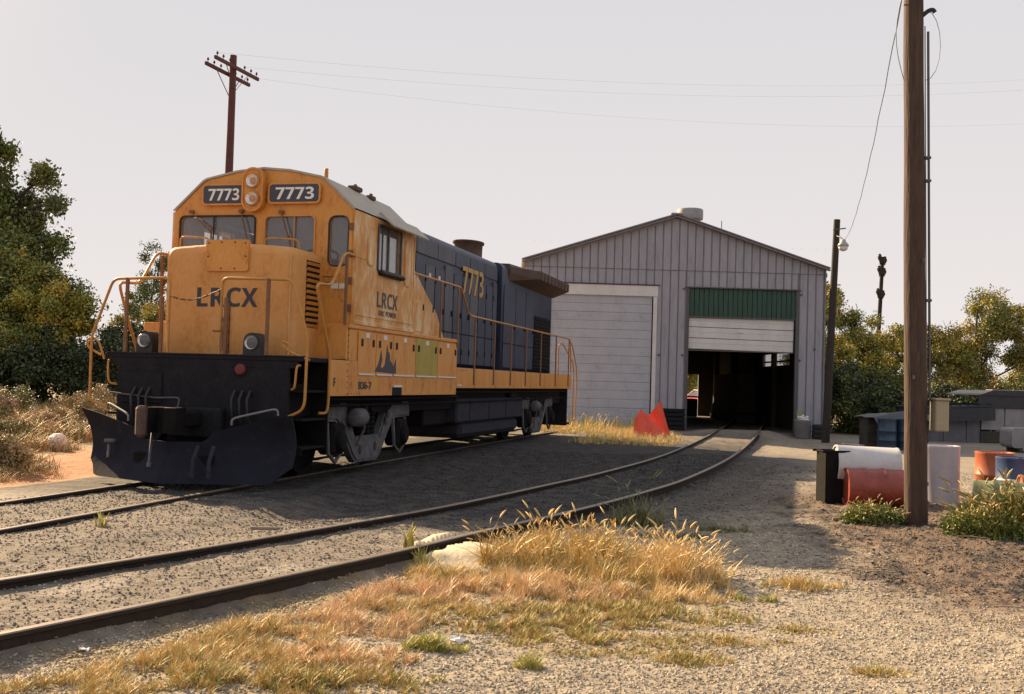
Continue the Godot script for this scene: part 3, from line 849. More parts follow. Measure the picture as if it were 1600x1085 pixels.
	for i in 15000:
		var x := rng.randf_range(-110, 150)
		var z := -105.0 - rng.randf() * 22.0 - absf(x) * .15
		var top := 3.2 + 1.6 * na.get_noise_2d(x * 9, 3) + 1.0 * na.get_noise_2d(x * 50, 30)
		var y := -.6 + top * pow(rng.randf(), .8)
		xf.append(Transform3D(Basis(Vector3(rng.randfn(), rng.randfn(), rng.randfn()).normalized(), rng.randf() * TAU).scaled(Vector3.ONE * rng.randf_range(.8, 1.5)), Vector3(x, y, z)))
		cl.append((md[i % 3] as Color).lerp(au[i % 4], .3) * rng.randf_range(.8, 1.4))
	var o := swarm("far_woods", leaf_meshes[0], xf, cl)
	tag(o, "distant line of woods along the horizon", "woods")

# ------------------------------------------------------------------ tracks
func make_track(called: String, label: String, lines: Array) -> void:
	var t := thing(called, label, "railway track")
	for pts in lines:
		var cv := Curve3D.new()
		for i in pts.size():
			var p: Vector3 = pts[i]
			var tan: Vector3 = (pts[mini(i + 1, pts.size() - 1)] - pts[maxi(i - 1, 0)]) * .17 if i > 0 and i < pts.size() - 1 else Vector3.ZERO
			cv.add_point(p, -tan, tan)
		var q := cv.tessellate_even_length(5, .5)
		var prof := [Vector2(-.062, -.16), Vector2(.062, -.16), Vector2(.062, -.148), Vector2(.012, -.13), Vector2(.010, -.045), Vector2(.034, -.034), Vector2(.035, -.008), Vector2(.028, 0), Vector2(-.028, 0), Vector2(-.035, -.008), Vector2(-.034, -.034), Vector2(-.010, -.045), Vector2(-.012, -.13), Vector2(-.062, -.148)]
		var b := Build.new()
		var top := Build.new()
		var rings := []
		for i in q.size():
			var d: Vector3 = (q[mini(i + 1, q.size() - 1)] - q[maxi(i - 1, 0)]).normalized()
			var r := d.cross(Vector3.UP).normalized()
			var ring := PackedVector3Array()
			for e in prof: ring.append(q[i] + r * e.x + Vector3.UP * e.y)
			rings.append(ring)
		for i in rings.size() - 1:
			for k in prof.size():
				var k2 := (k + 1) % prof.size()
				var r: Vector3 = rings[i][1] - rings[i][0]
				var n: Vector3 = Vector3.UP * (prof[k2].x - prof[k].x) * -1.0 + r.normalized() * (prof[k2].y - prof[k].y)
				(top if k >= 6 and k <= 8 else b).quad(rings[i][k], rings[i][k2], rings[i + 1][k2], rings[i + 1][k], n)
		var o := put("rail", b, M.rail_steel, t)
		put("rail_head", top, M.rail_top, o)

func make_tracks() -> void:
	var l := []
	var r := []
	for e in RAIL_L: l.append(Vector3(e[1], -.15, e[0]))
	for e in RAIL_R: r.append(Vector3(e[1], -.15, e[0]))
	make_track("railway_track", "near curving track of two rusty rails running into the open shed door", [l, r])
	var a := []
	var b := []
	for i in 12:
		var s := -16.0 + i * 4.0
		var sh := .12 + .10 * ss(0, -8, s)
		a.append(LOCO_AT + LAT * (-.7175 + sh) + AX * s)
		b.append(LOCO_AT + LAT * (.7175 + sh) + AX * s)
	make_track("railway_track", "straight track under the yellow and blue engine", [a, b])

# ------------------------------------------------------------------ the engine
func side_at(x: float) -> Transform3D:    # outlines in (along, height), thick towards +x
	return Transform3D(Basis(Vector3(0, 0, -1), Vector3(0, 1, 0), Vector3(1, 0, 0)), Vector3(x, 0, 0))

func front_at(s: float) -> Transform3D:   # outlines in (across, height), thick towards the front
	return Transform3D(Basis.IDENTITY, P(0, 0, s))

func pipe(parent: Node, called: String, pts: Array, r := .021, m: Material = null) -> MeshInstance3D:
	# rounds the corners of a bent pipe
	var q := []
	for i in pts.size():
		if i == 0 or i == pts.size() - 1:
			q.append(pts[i])
			continue
		var a: Vector3 = pts[i - 1]
		var c: Vector3 = pts[i]
		var e: Vector3 = pts[i + 1]
		var d0 := minf(.10, c.distance_to(a) * .4)
		var d1 := minf(.10, c.distance_to(e) * .4)
		var p0 := c + (a - c).normalized() * d0
		var p1 := c + (e - c).normalized() * d1
		for k in 4:
			var t := k / 3.0
			q.append(p0.lerp(c, t).lerp(c.lerp(p1, t), t))
	var b := Build.new()
	b.tube(q, r, 8)
	return put(called, b, m if m else M.rail_orange, parent)

func window_in(parent: Node, called: String, hole: PackedVector2Array, xf: Transform3D, wide: float, fm: Material, gm: Material, bars := []) -> MeshInstance3D:
	var b := Build.new()
	b.prisms(ring_of(hole, wide), .035, xf.translated_local(Vector3(0, 0, -.012)))
	for e in bars:
		b.prism(rect(e[0], e[1], e[2], e[3]), .02, xf.translated_local(Vector3(0, 0, -.006)))
	var o := put(called, b, fm, parent)
	var g := Build.new()
	g.prism(Geometry2D.offset_polygon(hole, .004)[0], .006, xf.translated_local(Vector3(0, 0, -.030)))
	put("pane", g, gm, o)
	return o

func make_engine() -> void:
	var t := thing("locomotive", "weathered yellow and blue diesel locomotive numbered 7773 with a dark snow plow", "locomotive", LOCO_AT)
	t.transform = Transform3D(Basis(LAT, Vector3.UP, -AX), LOCO_AT)
	var b := Build.new()
	# --- frame
	b.bs(-1.30, 1.30, .95, 1.42, .1, 18.4)
	b.bs(-1.2, 1.2, .62, .98, 6.2, 12.9, .03)
	put("underframe", b, M.under, t)
	b = Build.new()
	b.bs(-1.58, 1.58, 1.735, 1.80, .0, 18.6, .01)
	put("walkway", b, M.pilot, t)
	for sx in [1.0, -1.0]:
		b = Build.new()
		b.bs(1.56 * sx, 1.60 * sx, 1.25, 1.79, .88, 7.0, .006)
		b.bs(1.2 * sx, 1.56 * sx, 1.25, 1.73, .88, .95, .0)
		b.bs(1.57 * sx, 1.604 * sx, 1.38, 1.795, 7.004, 18.62, .006)
		var o := put("side_sill", b, M.yellow, t)
		b = Build.new()
		for k in 12: b.box(P(1.602 * sx, 1.28 + k * .09, 1.50), Vector3(.014, .016, .016), .004)
		for k in 4: b.box(P(1.606 * sx, 1.745, 7.15 + k * .16), Vector3(.012, .022, .022), .004)
		for k in 5: b.box(P(1.602 * sx, 1.29, 1.55 + k * .11), Vector3(.014, .016, .016), .004)
		b.bs(1.58 * sx, 1.612 * sx, 1.25, 1.39, 3.42, 3.85)
		put("jacking_pad", b, M.pilot, o)
		b = Build.new()
		for e in [[1.39, 1.425, 3.46, 3.85], [1.42, 1.46, 7.08, 7.16], [1.42, 1.46, 7.22, 7.30]]:
			b = Build.new()
			b.bs(1.6 * sx, 1.618 * sx, e[0], e[1], e[2], e[3])
			put("stencil", b, M.sticker, o)
		# battery boxes
		b = Build.new()
		b.bs(1.02 * sx, 1.585 * sx, 1.79, 2.30, 1.55 if sx > 0 else .95, 7.0, .008)
		b.bs(.98 * sx, 1.615 * sx, 2.285, 2.355, 1.5, 7.04, .012)
		var bb := put("battery_box", b, M.yellow, t)
		if sx > 0.0:
			var ed := [1.87, 2.62, 3.40, 4.52, 5.76, 6.98]
			for k in 5:
				b = Build.new()
				b.prism(rect(ed[k] + .012, 1.60, ed[k + 1] - .012, 2.26, .02, 2), .016, side_at(1.59))
				put("battery_door", b, M.olive_yellow if k == 3 else M.yellow, t, "door of a greener yellow" if k == 3 else "")
				for e in [ed[k] + .14, ed[k + 1] - .14]:
					b = Build.new()
					b.bs(1.604, 1.632, 2.03, 2.15, e - .018, e + .018, .006)
					put("latch", b, M.black, bb)
				b = Build.new()
				var mid: float = lerpf(ed[k], ed[k + 1], .5)
				b.bs(1.604, 1.612, 2.17, 2.245, mid - .075, mid + .075)
				put("notice", b, M.sticker, bb)
				b = Build.new()
				b.bs(1.604, 1.622, 1.575, 1.602, ed[k] + .04, ed[k + 1] - .06, .004)
				put("hinge_bar", b, M.sticker, bb)
			b = Build.new()
			b.prism(PackedVector2Array([Vector2(2.58, 1.64), Vector2(2.74, 1.78), Vector2(2.84, 2.0), Vector2(2.90, 1.84), Vector2(2.83, 1.72), Vector2(2.92, 1.70), Vector2(3.02, 1.76), Vector2(3.06, 1.90), Vector2(3.10, 2.09), Vector2(3.16, 1.98), Vector2(3.22, 1.96), Vector2(3.25, 1.84), Vector2(3.34, 1.80), Vector2(3.42, 1.73), Vector2(3.52, 1.87), Vector2(3.55, 1.62)]), .004, side_at(1.607))
			put("emblem", b, M.dark_text, bb)
	text(t, "B36-7", Transform3D(Basis(Vector3.UP, PI / 2), P(1.606, 1.415, 2.20)), .52, .12, M.dark_text)
	text(t, "F", Transform3D(Basis(Vector3.UP, PI / 2), P(1.606, 1.46, 1.02)), .07, .13, M.dark_text)
	# --- front pilot
	b = Build.new()
	b.prism(rect(-1.36, .55, 1.36, 1.735), .05, front_at(.06))
	b.bs(-1.50, 1.50, 1.64, 1.73, .005, .05)
	b.bs(-.42, .42, .62, 1.05, -.16, .02, .03)
	b.bs(-1.28, -.62, 1.08, 1.52, -.02, .02, .01)
	var pil := put("pilot_plate", b, M.pilot, t)
	b = Build.new()
	b.bs(-1.55, 1.6, 1.80, 1.815, -.01, .03)
	put("deck_edge", b, M.tank_grey, pil)
	for e in [[-1.05, .62], [.55, .62]]:
		b = Build.new()
		for k in 3: b.tube([P(e[0] + k * .12, 1.30, -.01), P(e[0] + k * .12 + .01, 1.18, -.12), P(e[0] + k * .12 + .02, .92, -.10), P(e[0] + k * .12 + .05, .80, -.03)], .022, 7)
		put("air_hoses", b, M.black, t)
	b = Build.new()
	b.lathe([Vector2(0, 0), Vector2(.085, 0), Vector2(.085, .03), Vector2(.06, .045), Vector2(0, .05)], 16, Transform3D(Basis(Vector3.RIGHT, PI / 2), P(.62, 1.60, .005)))
	put("marker_disc", b, M.red_paint, t)
	for sx in [-1.0, 1.0]:
		for k in 3:
			b = Build.new()
			b.bs(1.02 * sx, 1.56 * sx, .50 + k * .40, .535 + k * .40, .08, .86, .006)
			put("step", b, M.under, t)
		b = Build.new()
		b.bs(.98 * sx, 1.02 * sx, .5, 1.74, .08, .9)
		b.bs(1.0 * sx, 1.58 * sx, .46, 1.74, .86, .885)
		b.bs(1.02 * sx, 1.56 * sx, .42, .50, .06, .09)
		put("step_well", b, M.under, t)
	# --- snow plow: a curved V blade
	b = Build.new()
	var nu := 36
	var nv := 8
	var grid := []
	for i in nu + 1:
		var u := -1.0 + 2.0 * i / nu
		var au := absf(u)
		var top := .60 if au < .36 else lerpf(.74, 1.0, (au - .36) / .64)
		if au >= .30 and au < .36: top = .66
		var bot := .05 + .22 * ss(.86, 1.0, au)
		var col := []
		for j in nv + 1:
			var v := float(j) / nv
			var y := lerpf(bot, top, v)
			var hh := (y - .05) / .95
			var s := -1.0 + .62 * au + .22 * sin(hh * PI) * 1.0 - .05 * hh
			col.append(P(1.56 * u + .07 * signf(u) * hh * ss(.8, 1, au), y, s))
		grid.append(col)
	for i in nu:
		for j in nv:
			b.quad(grid[i][j], grid[i + 1][j], grid[i + 1][j + 1], grid[i][j + 1], Vector3(0, 0, 1), 1)
			var e := P(0, 0, .03)
			b.quad(grid[i][j] + e, grid[i + 1][j] + e, grid[i + 1][j + 1] + e, grid[i][j + 1] + e, Vector3(0, 0, -1), 2)
		b.quad(grid[i][nv], grid[i + 1][nv], grid[i + 1][nv] + P(0, 0, .03), grid[i][nv] + P(0, 0, .03), Vector3.UP)
		b.quad(grid[i][0], grid[i + 1][0], grid[i + 1][0] + P(0, 0, .03), grid[i][0] + P(0, 0, .03), Vector3.DOWN)
	for k in [0, nu]:
		for j in nv: b.quad(grid[k][j], grid[k][j + 1], grid[k][j + 1] + P(0, 0, .03), grid[k][j] + P(0, 0, .03), Vector3(k - 1, 0, 0))
	var plow := put("snow_plow", b, M.plow_blue, t)
	b = Build.new()
	for sx in [-1.0, 1.0]:
		b.bar(P(.55 * sx, .3, -.5), P(.55 * sx, .72, .05), .06, .1)
		b.bar(P(1.2 * sx, .3, -.1), P(1.2 * sx, .85, .1), .06, .1)
	b.bs(-.6, .6, .30, .42, -.66, .06)
	b.bs(-1.1, 1.1, .28, .62, .04, .10)  # dark back plate added behind the plow to block light
	put("plow_bracket_and_blocker", b, M.under, plow)
	for sx in [-1.0, 1.0]:
		pipe(plow, "lift_handle", [P(.80 * sx, .84, -.52), P(.80 * sx, .93, -.52), P(1.33 * sx, 1.08, -.24), P(1.34 * sx, .98, -.23)], .016, M.fascia)
	for e in [[.42, .27], [.66, .27]]:
		b = Build.new()
		b.tube([P(e[0], .55, -.72), P(e[0] + .02, .36, -.86), P(e[0] + .03, .22, -.88)], .03, 7)
		b.lathe([Vector2(0, 0), Vector2(.036, 0), Vector2(.036, .08), Vector2(0, .08)], 8, Transform3D(Basis.IDENTITY, P(e[0] + .03, .14, -.88)))
		put("glad_hand", b, M.tank_grey, plow)
	b = Build.new()
	b.tube([P(-.35, 1.02, -.3), P(-.2, .7, -.85), P(-.12, .32, -1.02)], .02, 7)
	b.tube([P(-.12, .32, -1.02), P(-.11, .26, -1.04)], .032, 8)
	b.tube([P(-1.1, .5, -.5), P(-1.02, .32, -.62)], .028, 7)
	b.bs(-1.16, -.98, .52, .58, -.56, -.46, .02)
	put("plow_hose", b, M.steel_dark, plow)
	# --- coupler
	b = Build.new()
	b.bs(-.14, .14, .78, 1.0, -.75, .1, .03)
	b.prism(PackedVector2Array([Vector2(-.20, -.62), Vector2(.16, -.62), Vector2(.22, -.98), Vector2(.12, -1.10), Vector2(.02, -.92), Vector2(-.10, -.90), Vector2(-.12, -1.08), Vector2(-.24, -1.06)]), .34, Transform3D(Basis(Vector3(1, 0, 0), Vector3(0, 0, -1), Vector3(0, 1, 0)), Vector3(0, .72, 0)))
	var cp := put("coupler", b, M.under, t)
	b = Build.new()
	b.bs(-.29, -.13, .66, 1.08, -1.16, -1.02, .04)
	put("knuckle", b, M.brown, cp)
	pipe(t, "uncoupling_lever", [P(-1.45, 1.22, -.04), P(-.7, 1.16, -.06), P(-.25, 1.18, -.12), P(-.05, 1.02, -.5)], .014, M.steel_dark)
	# --- front deck lights
	for e in [[-.98, -1.0], [.74, 1.0]]:
		b = Build.new()
		var pr := PackedVector2Array([Vector2(-.13, 1.815), Vector2(.13, 1.815), Vector2(.13, 2.0)])
		for k in 9: pr.append(Vector2(.13 * cos(PI * k / 8.0), 2.0 + .13 * sin(PI * k / 8.0)))
		pr.append(Vector2(-.13, 2.0))
		b.prism(pr, .24, Transform3D(Basis.IDENTITY, P(e[0], 0, .30)))
		var dl := put("ditch_light", b, M.black, t)
		b = Build.new()
		b.lathe([Vector2(.108, 0), Vector2(.108, .02), Vector2(.095, .03)], 18, Transform3D(Basis(Vector3.RIGHT, PI / 2), P(e[0], 1.985, .062)))
		put("lamp_rim", b, M.steel_dark, dl)
		b = Build.new()
		b.lathe([Vector2(0, -.06), Vector2(.06, -.035), Vector2(.098, .006)], 18, Transform3D(Basis(Vector3.RIGHT, PI / 2), P(e[0], 1.985, .045)))
		put("reflector", b, M.lamp_glass, dl)
		b = Build.new()
		b.lathe([Vector2(.1, 0), Vector2(.07, .018), Vector2(0, .028)], 18, Transform3D(Basis(Vector3.RIGHT, PI / 2), P(e[0], 1.985, .04)))
		put("lens", b, M.glass, dl)
	# --- front handrails
	pipe(t, "handrail", [P(-1.50, .98, .05), P(-1.80, 1.10, .0), P(-1.81, 1.16, .0), P(-1.82, 2.03, .0), P(-1.50, 2.88, .02), P(-.57, 2.90, .02), P(-.57, 1.80, .02)])
	pipe(t, "handrail", [P(1.36, .96, .03), P(1.56, 1.04, .0), P(1.62, 1.14, .0), P(1.63, 2.08, .0), P(1.36, 2.88, .02), P(.27, 2.90, .02), P(.27, 1.80, .02)])
	for e in [[-1.26, 2.9], [1.0, 2.9], [-.68, 2.62], [.35, 2.62]]:
		b = Build.new()
		b.bs(e[0] - .025, e[0] + .025, 1.80, e[1], -.005, .03, .004)
		put("railing_post", b, M.post_brown, t)
	for e in [[-1.0], [1.0]]:
		var sx: float = e[0]
		pipe(t, "grab_loop", [P(1.66 * sx, 1.76, .02), P(1.90 * sx if sx < 0 else 1.36, 1.86, .04), P(1.93 * sx if sx < 0 else 1.20, 1.98, .04), P(1.84 * sx if sx < 0 else 1.24, 2.02, .04), P(1.72 * sx if sx < 0 else 1.38, 1.96, .04), P(1.62 * sx if sx < 0 else 1.30, 1.70, .04)], .017)
		pipe(t, "grab_iron", [P(1.52 * sx, 1.68, .03), P(1.50 * sx, 1.68, -.04), P(1.48 * sx, 1.36, -.04), P(1.40 * sx, 1.34, .03)], .016)
	b = Build.new()
	var ch := []
	for k in 15:
		var u := k / 14.0
		ch.append(P(lerpf(-.57, .27, u), lerpf(2.64, 2.74, u) - .11 * sin(u * PI) * (1.1 - .4 * u), .02))
	for k in 14:
		b.bar(ch[k], ch[k + 1] + (ch[k + 1] - ch[k]) * .3, .028 if k % 2 == 0 else .010, .010 if k % 2 == 0 else .028, .004)
	put("gate_chain", b, M.post_brown, t)
	b = Build.new()
	b.tube([P(.27, 2.35, .03), P(.33, 2.25, .0), P(.30, 2.1, .02), P(.36, 2.02, .02)], .018, 6)
	b.box(P(.22, 2.14, .0), Vector3(.12, .03, .03), .005)
	b.box(P(.30, 1.98, .0), Vector3(.05, .22, .02), .005)
	put("gate_latch", b, M.post_brown, t)
	# side step grab rails at the front right and left corners
	for sx in [1.0, -1.0]:
		pipe(t, "grab_rail", [P(1.50 * sx, 1.0, .72), P(1.58 * sx, 1.0, .82), P(1.60 * sx, 1.12, .83), P(1.60 * sx, 1.84, .83), P(1.60 * sx, 2.30, .56), P(1.60 * sx, 2.80, .31), P(1.60 * sx, 2.86, .36), P(1.60 * sx, 2.88, .78), P(1.60 * sx, 3.02, .94), P(1.60 * sx, 3.36, 1.20), P(1.60 * sx, 3.42, 1.34), P(1.58 * sx, 3.40, 2.14)], .022)
		b = Build.new()
		b.bs(1.56 * sx, 1.60 * sx, 2.33, 3.38, 1.36, 1.40)
		put("railing_post", b, M.post_brown, t)
	# --- short hood
	var rings := []
	var R := .13
	for k in 6:
		var an := PI / 2 * k / 5
		var inset := R * (1 - sin(an))
		var s := .65 + R * (1 - cos(an))
		var ring := PackedVector3Array()
		for p in nose_outline(inset): ring.append(P(p.x, p.y, s))
		rings.append(ring)
	var last := PackedVector3Array()
	for p in nose_outline(0.0): last.append(P(p.x, p.y, 1.68))
	rings.append(last)
	b = Build.new()
	b.loft(rings, true, false, 1, false)
	var nose := put("short_hood", b, M.nose_paint, t)
	text(nose, "LRCX", Transform3D(Basis.IDENTITY, P(0.0, 2.675, .648)), 1.00, .29, M.dark_text)
	b = Build.new()
	b.prism(rect(-.36, 3.06, .34, 3.53, .03), .05, front_at(.66))
	var plate := put("blanking_plate", b, M.yellow, t)
	b = Build.new()
	for e in [[-.31, 3.48], [-.1, 3.49], [.12, 3.49], [.29, 3.48], [-.32, 3.28], [.30, 3.28], [-.1, 3.1], [.12, 3.1]]:
		b.box(P(e[0], e[1], .605), Vector3(.026, .026, .016), .006)
	put("bolts", b, M.post_brown, plate)
	b = Build.new()
	b.bs(.02, .06, 1.84, 2.58, .62, .66, .006)
	b.bs(-.05, .03, 1.9, 1.93, .62, .66)
	for k in 3: b.bs(-.02, .06, 1.92 + k * .2, 1.99 + k * .2, .60, .66, .004)
	put("door_hinge", b, M.post_brown, nose)
	b = Build.new()
	b.bs(1.06, 1.074, 2.27, 3.28, 1.06, 1.52)
	put("louver_gap_shade", b, M.under, nose)  # dark plate, the shade between the louver slats put in as colour
	for k in 12:
		b = Build.new()
		b.bar(P(1.085, 2.30 + k * .085, 1.06), P(1.085, 2.30 + k * .085, 1.52), .010, .045, .0, Vector3(.6, 1, 0))
		put("louver", b, M.yellow, nose)
	# --- cab
	var prof := PackedVector2Array([Vector2(-1.56, 1.82), Vector2(1.56, 1.82), Vector2(1.56, 4.13), Vector2(1.05, 4.60), Vector2(.98, 4.635), Vector2(.45, 4.745), Vector2(0, 4.785), Vector2(-.45, 4.745), Vector2(-.98, 4.635), Vector2(-1.05, 4.60), Vector2(-1.56, 4.13)])
	var wl := rect(-1.44, 3.42, -.13, 4.04, .07)
	var wr := rect(.06, 3.42, .90, 4.03, .07)
	var wd := rect(1.16, 3.26, 1.47, 4.02, .10)
	b = Build.new()
	b.prisms(holed(prof, [wl, wr, wd]), .05, front_at(1.70))
	var face := put("cab_front", b, M.yellow, t)
	window_in(t, "windshield", wl, front_at(1.65), .022, M.black, M.glass, [[-.86, 3.42, -.845, 4.04]])
	window_in(t, "windshield", wr, front_at(1.65), .022, M.yellow, M.glass, [[.55, 3.42, .562, 4.03]])
	b = Build.new()
	b.prisms(holed(rect(1.06, 2.36, 1.54, 4.10, .04), [wd]), .02, front_at(1.65))
	var door := put("cab_door", b, M.yellow, t)
	window_in(door, "door_window", wd, front_at(1.65), .02, M.black, M.glass)
	b = Build.new()
	for k in 4: b.bs(1.50, 1.56, 2.55 + k * .42, 2.66 + k * .42, 1.61, 1.65, .005)
	b.bs(1.12, 1.24, 2.98, 3.0, 1.59, 1.63, .004)
	b.bs(1.08, 1.28, 3.08, 3.095, 1.62, 1.636)
	put("door_hinge", b, M.post_brown, door)
	for x in [1.22, 1.36]:
		b = Build.new()
		b.bs(x, x + .12, 2.90, 2.98, 1.62, 1.634)
		put("notice", b, M.sticker, door)
	b = Build.new()
	b.bs(1.03, 1.58, 1.80, 2.345, 1.485, 1.52)
	b.bs(1.3, 1.585, 1.81, 2.28, 1.44, 1.49)
	put("door_step", b, M.yellow, t)
	# side walls with window openings
	var m1 := rect(2.56, 3.30, 3.58, 4.02, .03)
	for sx in [1.0, -1.0]:
		b = Build.new()
		b.prisms(holed(rect(1.66, 2.35, 4.35, 4.12), [m1]), .045, side_at(1.555 if sx > 0 else -1.60))
		b.bs(1.50 * sx, 1.62 * sx, 2.355, 2.42, 1.66, 4.40, .01)
		var w := put("cab_side", b, M.faded, t, "faded and streaked yellow cab side")
		if sx > 0:
			text(w, "LRCX", Transform3D(Basis(Vector3.UP, PI / 2), P(1.602, 2.82, 3.06)), .94, .26, M.dark_text)
			text(w, "URC POWER", Transform3D(Basis(Vector3.UP, PI / 2), P(1.602, 2.60, 3.08)), .80, .085, M.dark_text)
		var x0 := 1.6 if sx > 0 else -1.62
		for e in [[2.10, 2.42, 3.32, 3.96, .09], [3.78, 4.14, 3.14, 3.95, .12]]:
			b = Build.new()
			b.prism(rect(e[0], e[2], e[1], e[3], e[4]), .014, side_at(x0))
			b.prisms(ring_of(rect(e[0] + .03, e[2] + .03, e[1] - .03, e[3] - .03, e[4] * .8), .012), .020, side_at(x0 + .002))
			put("plated_window", b, M.faded, w)
		b = Build.new()
		b.prisms(ring_of(m1, .03), .05, side_at(x0 - .02))
		b.bs(1.575 * sx, 1.60 * sx, 3.30, 4.02, 3.05, 3.09)
		b.bs(1.565 * sx, 1.59 * sx, 3.30, 4.02, 2.80, 2.82)
		var sw := put("side_window", b, M.steel_dark, t)
		b = Build.new()
		b.bs(1.572 * sx, 1.578 * sx, 3.30, 4.02, 2.56, 3.58)
		put("pane", b, M.glass, sw)
		b = Build.new()
		b.bs(1.56 * sx, 1.70 * sx, 3.21, 3.30, 2.60, 3.66, .035)
		put("armrest", b, M.black, sw)
		b = Build.new()
		b.prism(PackedVector2Array([Vector2(1.57, 4.22), Vector2(1.62, 4.24), Vector2(1.86, 4.02), Vector2(1.85, 4.0)]) if sx > 0 else PackedVector2Array([Vector2(-1.57, 4.22), Vector2(-1.62, 4.24), Vector2(-1.86, 4.02), Vector2(-1.85, 4.0)]), 1.74, front_at(4.34))
		put("sun_shade", b, M.roof_pale, t)
	b = Build.new()
	b.prisms(holed(prof, []), .04, front_at(4.36))
	put("cab_rear", b, M.faded, t)
	# roof shell
	b = Build.new()
	for k in range(2, prof.size() - 1):
		var p := prof[k]
		var q := prof[k + 1]
		var n := Vector2(-(q.y - p.y), q.x - p.x).normalized() * -1.0
		if n.y < 0: n = -n
		var o0 := p + (p - Vector2(0, 3.0)).normalized() * .035
		var o1 := q + (q - Vector2(0, 3.0)).normalized() * .035
		b.quad(P(o0.x, o0.y, 1.63), P(o1.x, o1.y, 1.63), P(o1.x, o1.y, 4.40), P(o0.x, o0.y, 4.40), Vector3(n.x, n.y, 0), -1)
		b.quad(P(p.x, p.y, 1.66), P(q.x, q.y, 1.66), P(q.x, q.y, 4.40), P(p.x, p.y, 4.40), Vector3(-n.x, -n.y, 0), 1)
		b.quad(P(o0.x, o0.y, 1.63), P(o1.x, o1.y, 1.63), P(q.x, q.y, 1.63), P(p.x, p.y, 1.63), Vector3(0, 0, 1))
		b.quad(P(o0.x, o0.y, 4.40), P(o1.x, o1.y, 4.40), P(q.x, q.y, 4.40), P(p.x, p.y, 4.40), Vector3(0, 0, -1))
	put("cab_roof", b, M.roof_pale, t)
	b = Build.new()
	b.bs(-1.5, 1.5, 2.30, 2.40, 1.7, 4.34)
	b.bs(.55, 1.1, 2.4, 3.5, 3.5, 3.9, .06)
	b.bs(.55, 1.15, 2.85, 2.98, 2.8, 3.4, .05)
	b.bs(-1.2, -.6, 2.4, 3.4, 3.3, 3.9, .06)
	b.bs(-.4, .4, 2.4, 3.62, 2.0, 2.7, .04)
	put("cab_interior", b, M.tank_grey, t)
	# number boards and headlight
	for e in [[-1.02, -.32, 4.24, 4.53], [.14, .98, 4.25, 4.53]]:
		b = Build.new()
		b.prism(rect(e[0], e[2], e[1], e[3], .05), .05, front_at(1.64))
		var nbd := put("number_board", b, M.board, t)
		b = Build.new()
		b.prisms(ring_of(rect(e[0], e[2], e[1], e[3], .05), .028), .06, front_at(1.645))
		put("board_frame", b, M.yellow, nbd)
		text(nbd, "7773", Transform3D(Basis.IDENTITY, P((e[0] + e[1]) / 2 + .01, (e[2] + e[3]) / 2, 1.588)), (e[1] - e[0]) * .78, .19, M.white_text)
	b = Build.new()
	b.prism(rect(-.30, 4.10, .06, 4.79, .17, 8), .14, front_at(1.66))
	b.prisms(ring_of(rect(-.275, 4.125, .035, 4.765, .15, 8), .03), .16, front_at(1.66))
	var hl := put("headlight", b, M.yellow, t)
	for y in [4.58, 4.30]:
		b = Build.new()
		b.lathe([Vector2(.118, 0), Vector2(.118, .03), Vector2(.1, .035)], 18, Transform3D(Basis(Vector3.RIGHT, PI / 2), P(-.12, y, 1.522)))
		put("lamp_rim", b, M.rail_orange, hl)
		b = Build.new()
		b.lathe([Vector2(0, -.05), Vector2(.06, -.03), Vector2(.10, .01)], 18, Transform3D(Basis(Vector3.RIGHT, PI / 2), P(-.12, y, 1.49)))
		put("reflector", b, M.lamp_glass, hl)
		b = Build.new()
		b.lathe([Vector2(.1, 0), Vector2(.07, .02), Vector2(0, .03)], 18, Transform3D(Basis(Vector3.RIGHT, PI / 2), P(-.12, y, 1.488)))
		put("lens", b, M.glass, hl)
	for e in [[-1.24, 4.12, -.86, 3.78], [-.36, 4.12, -.17, 3.50], [.34, 4.10, .52, 3.6]]:
		b = Build.new()
		b.bar(P(e[0], e[1], 1.60), P(e[2], e[3], 1.585), .024, .018, .004)
		b.bar(P(e[2] - .02, e[3] + .12, 1.60), P(e[2] + .03, e[3] - .26, 1.60), .014, .014)
		b.box(P(e[0], e[1], 1.62), Vector3(.08, .05, .06), .012)
		put("wiper", b, M.post_brown, t)
	for e in [[-1.02, -.50, 3.63], [.42, .98, 3.60]]:
		pipe(t, "nose_grab", [P(e[0], 3.40, .98), P(e[0], e[2], .95), P(e[1], e[2] - .03, .95), P(e[1], 3.40, .98)], .014)
	# things on the roof
	for e in [[.95, 4.66, 1.9, .06, .15, .06], [1.02, 4.66, 2.9, .16, .08, .3], [1.1, 4.60, 3.4, .12, .07, .22]]:
		b = Build.new()
		b.box(P(e[0], e[1] + e[4] / 2 - .02, e[2]), Vector3(e[3], e[4], e[5]), .015)
		b.lathe([Vector2(.0, .06), Vector2(.035, .04), Vector2(.03, 0)], 10, Transform3D(Basis.IDENTITY, P(e[0], e[1] + e[4] - .03, e[2])))
		put("roof_fitting", b, M.rail_orange if e[3] < .1 else M.brown, t)
	# --- long hood
	var hood := func(hw: float, top: float, s0: float, s1: float, m: Material) -> MeshInstance3D:
		var o := PackedVector2Array([Vector2(-hw, 1.80), Vector2(hw, 1.80)])
		for k in 6:
			var a := PI / 2 * k / 5
			o.append(Vector2(hw - .16 + .16 * cos(a), top - .16 + .16 * sin(a)))
		for k in 6:
			var a := PI / 2 + PI / 2 * k / 5
			o.append(Vector2(-hw + .16 + .16 * cos(a), top - .16 + .16 * sin(a)))
		var r0 := PackedVector3Array()
		var r1 := PackedVector3Array()
		for p in o: r0.append(P(p.x, p.y, s0)); r1.append(P(p.x, p.y, s1))
		var bb := Build.new()
		bb.loft([r0, r1], true, true, 0)
		return put("long_hood", bb, m, t)
	hood.call(1.0, 4.50, 4.36, 11.95, M.blue)
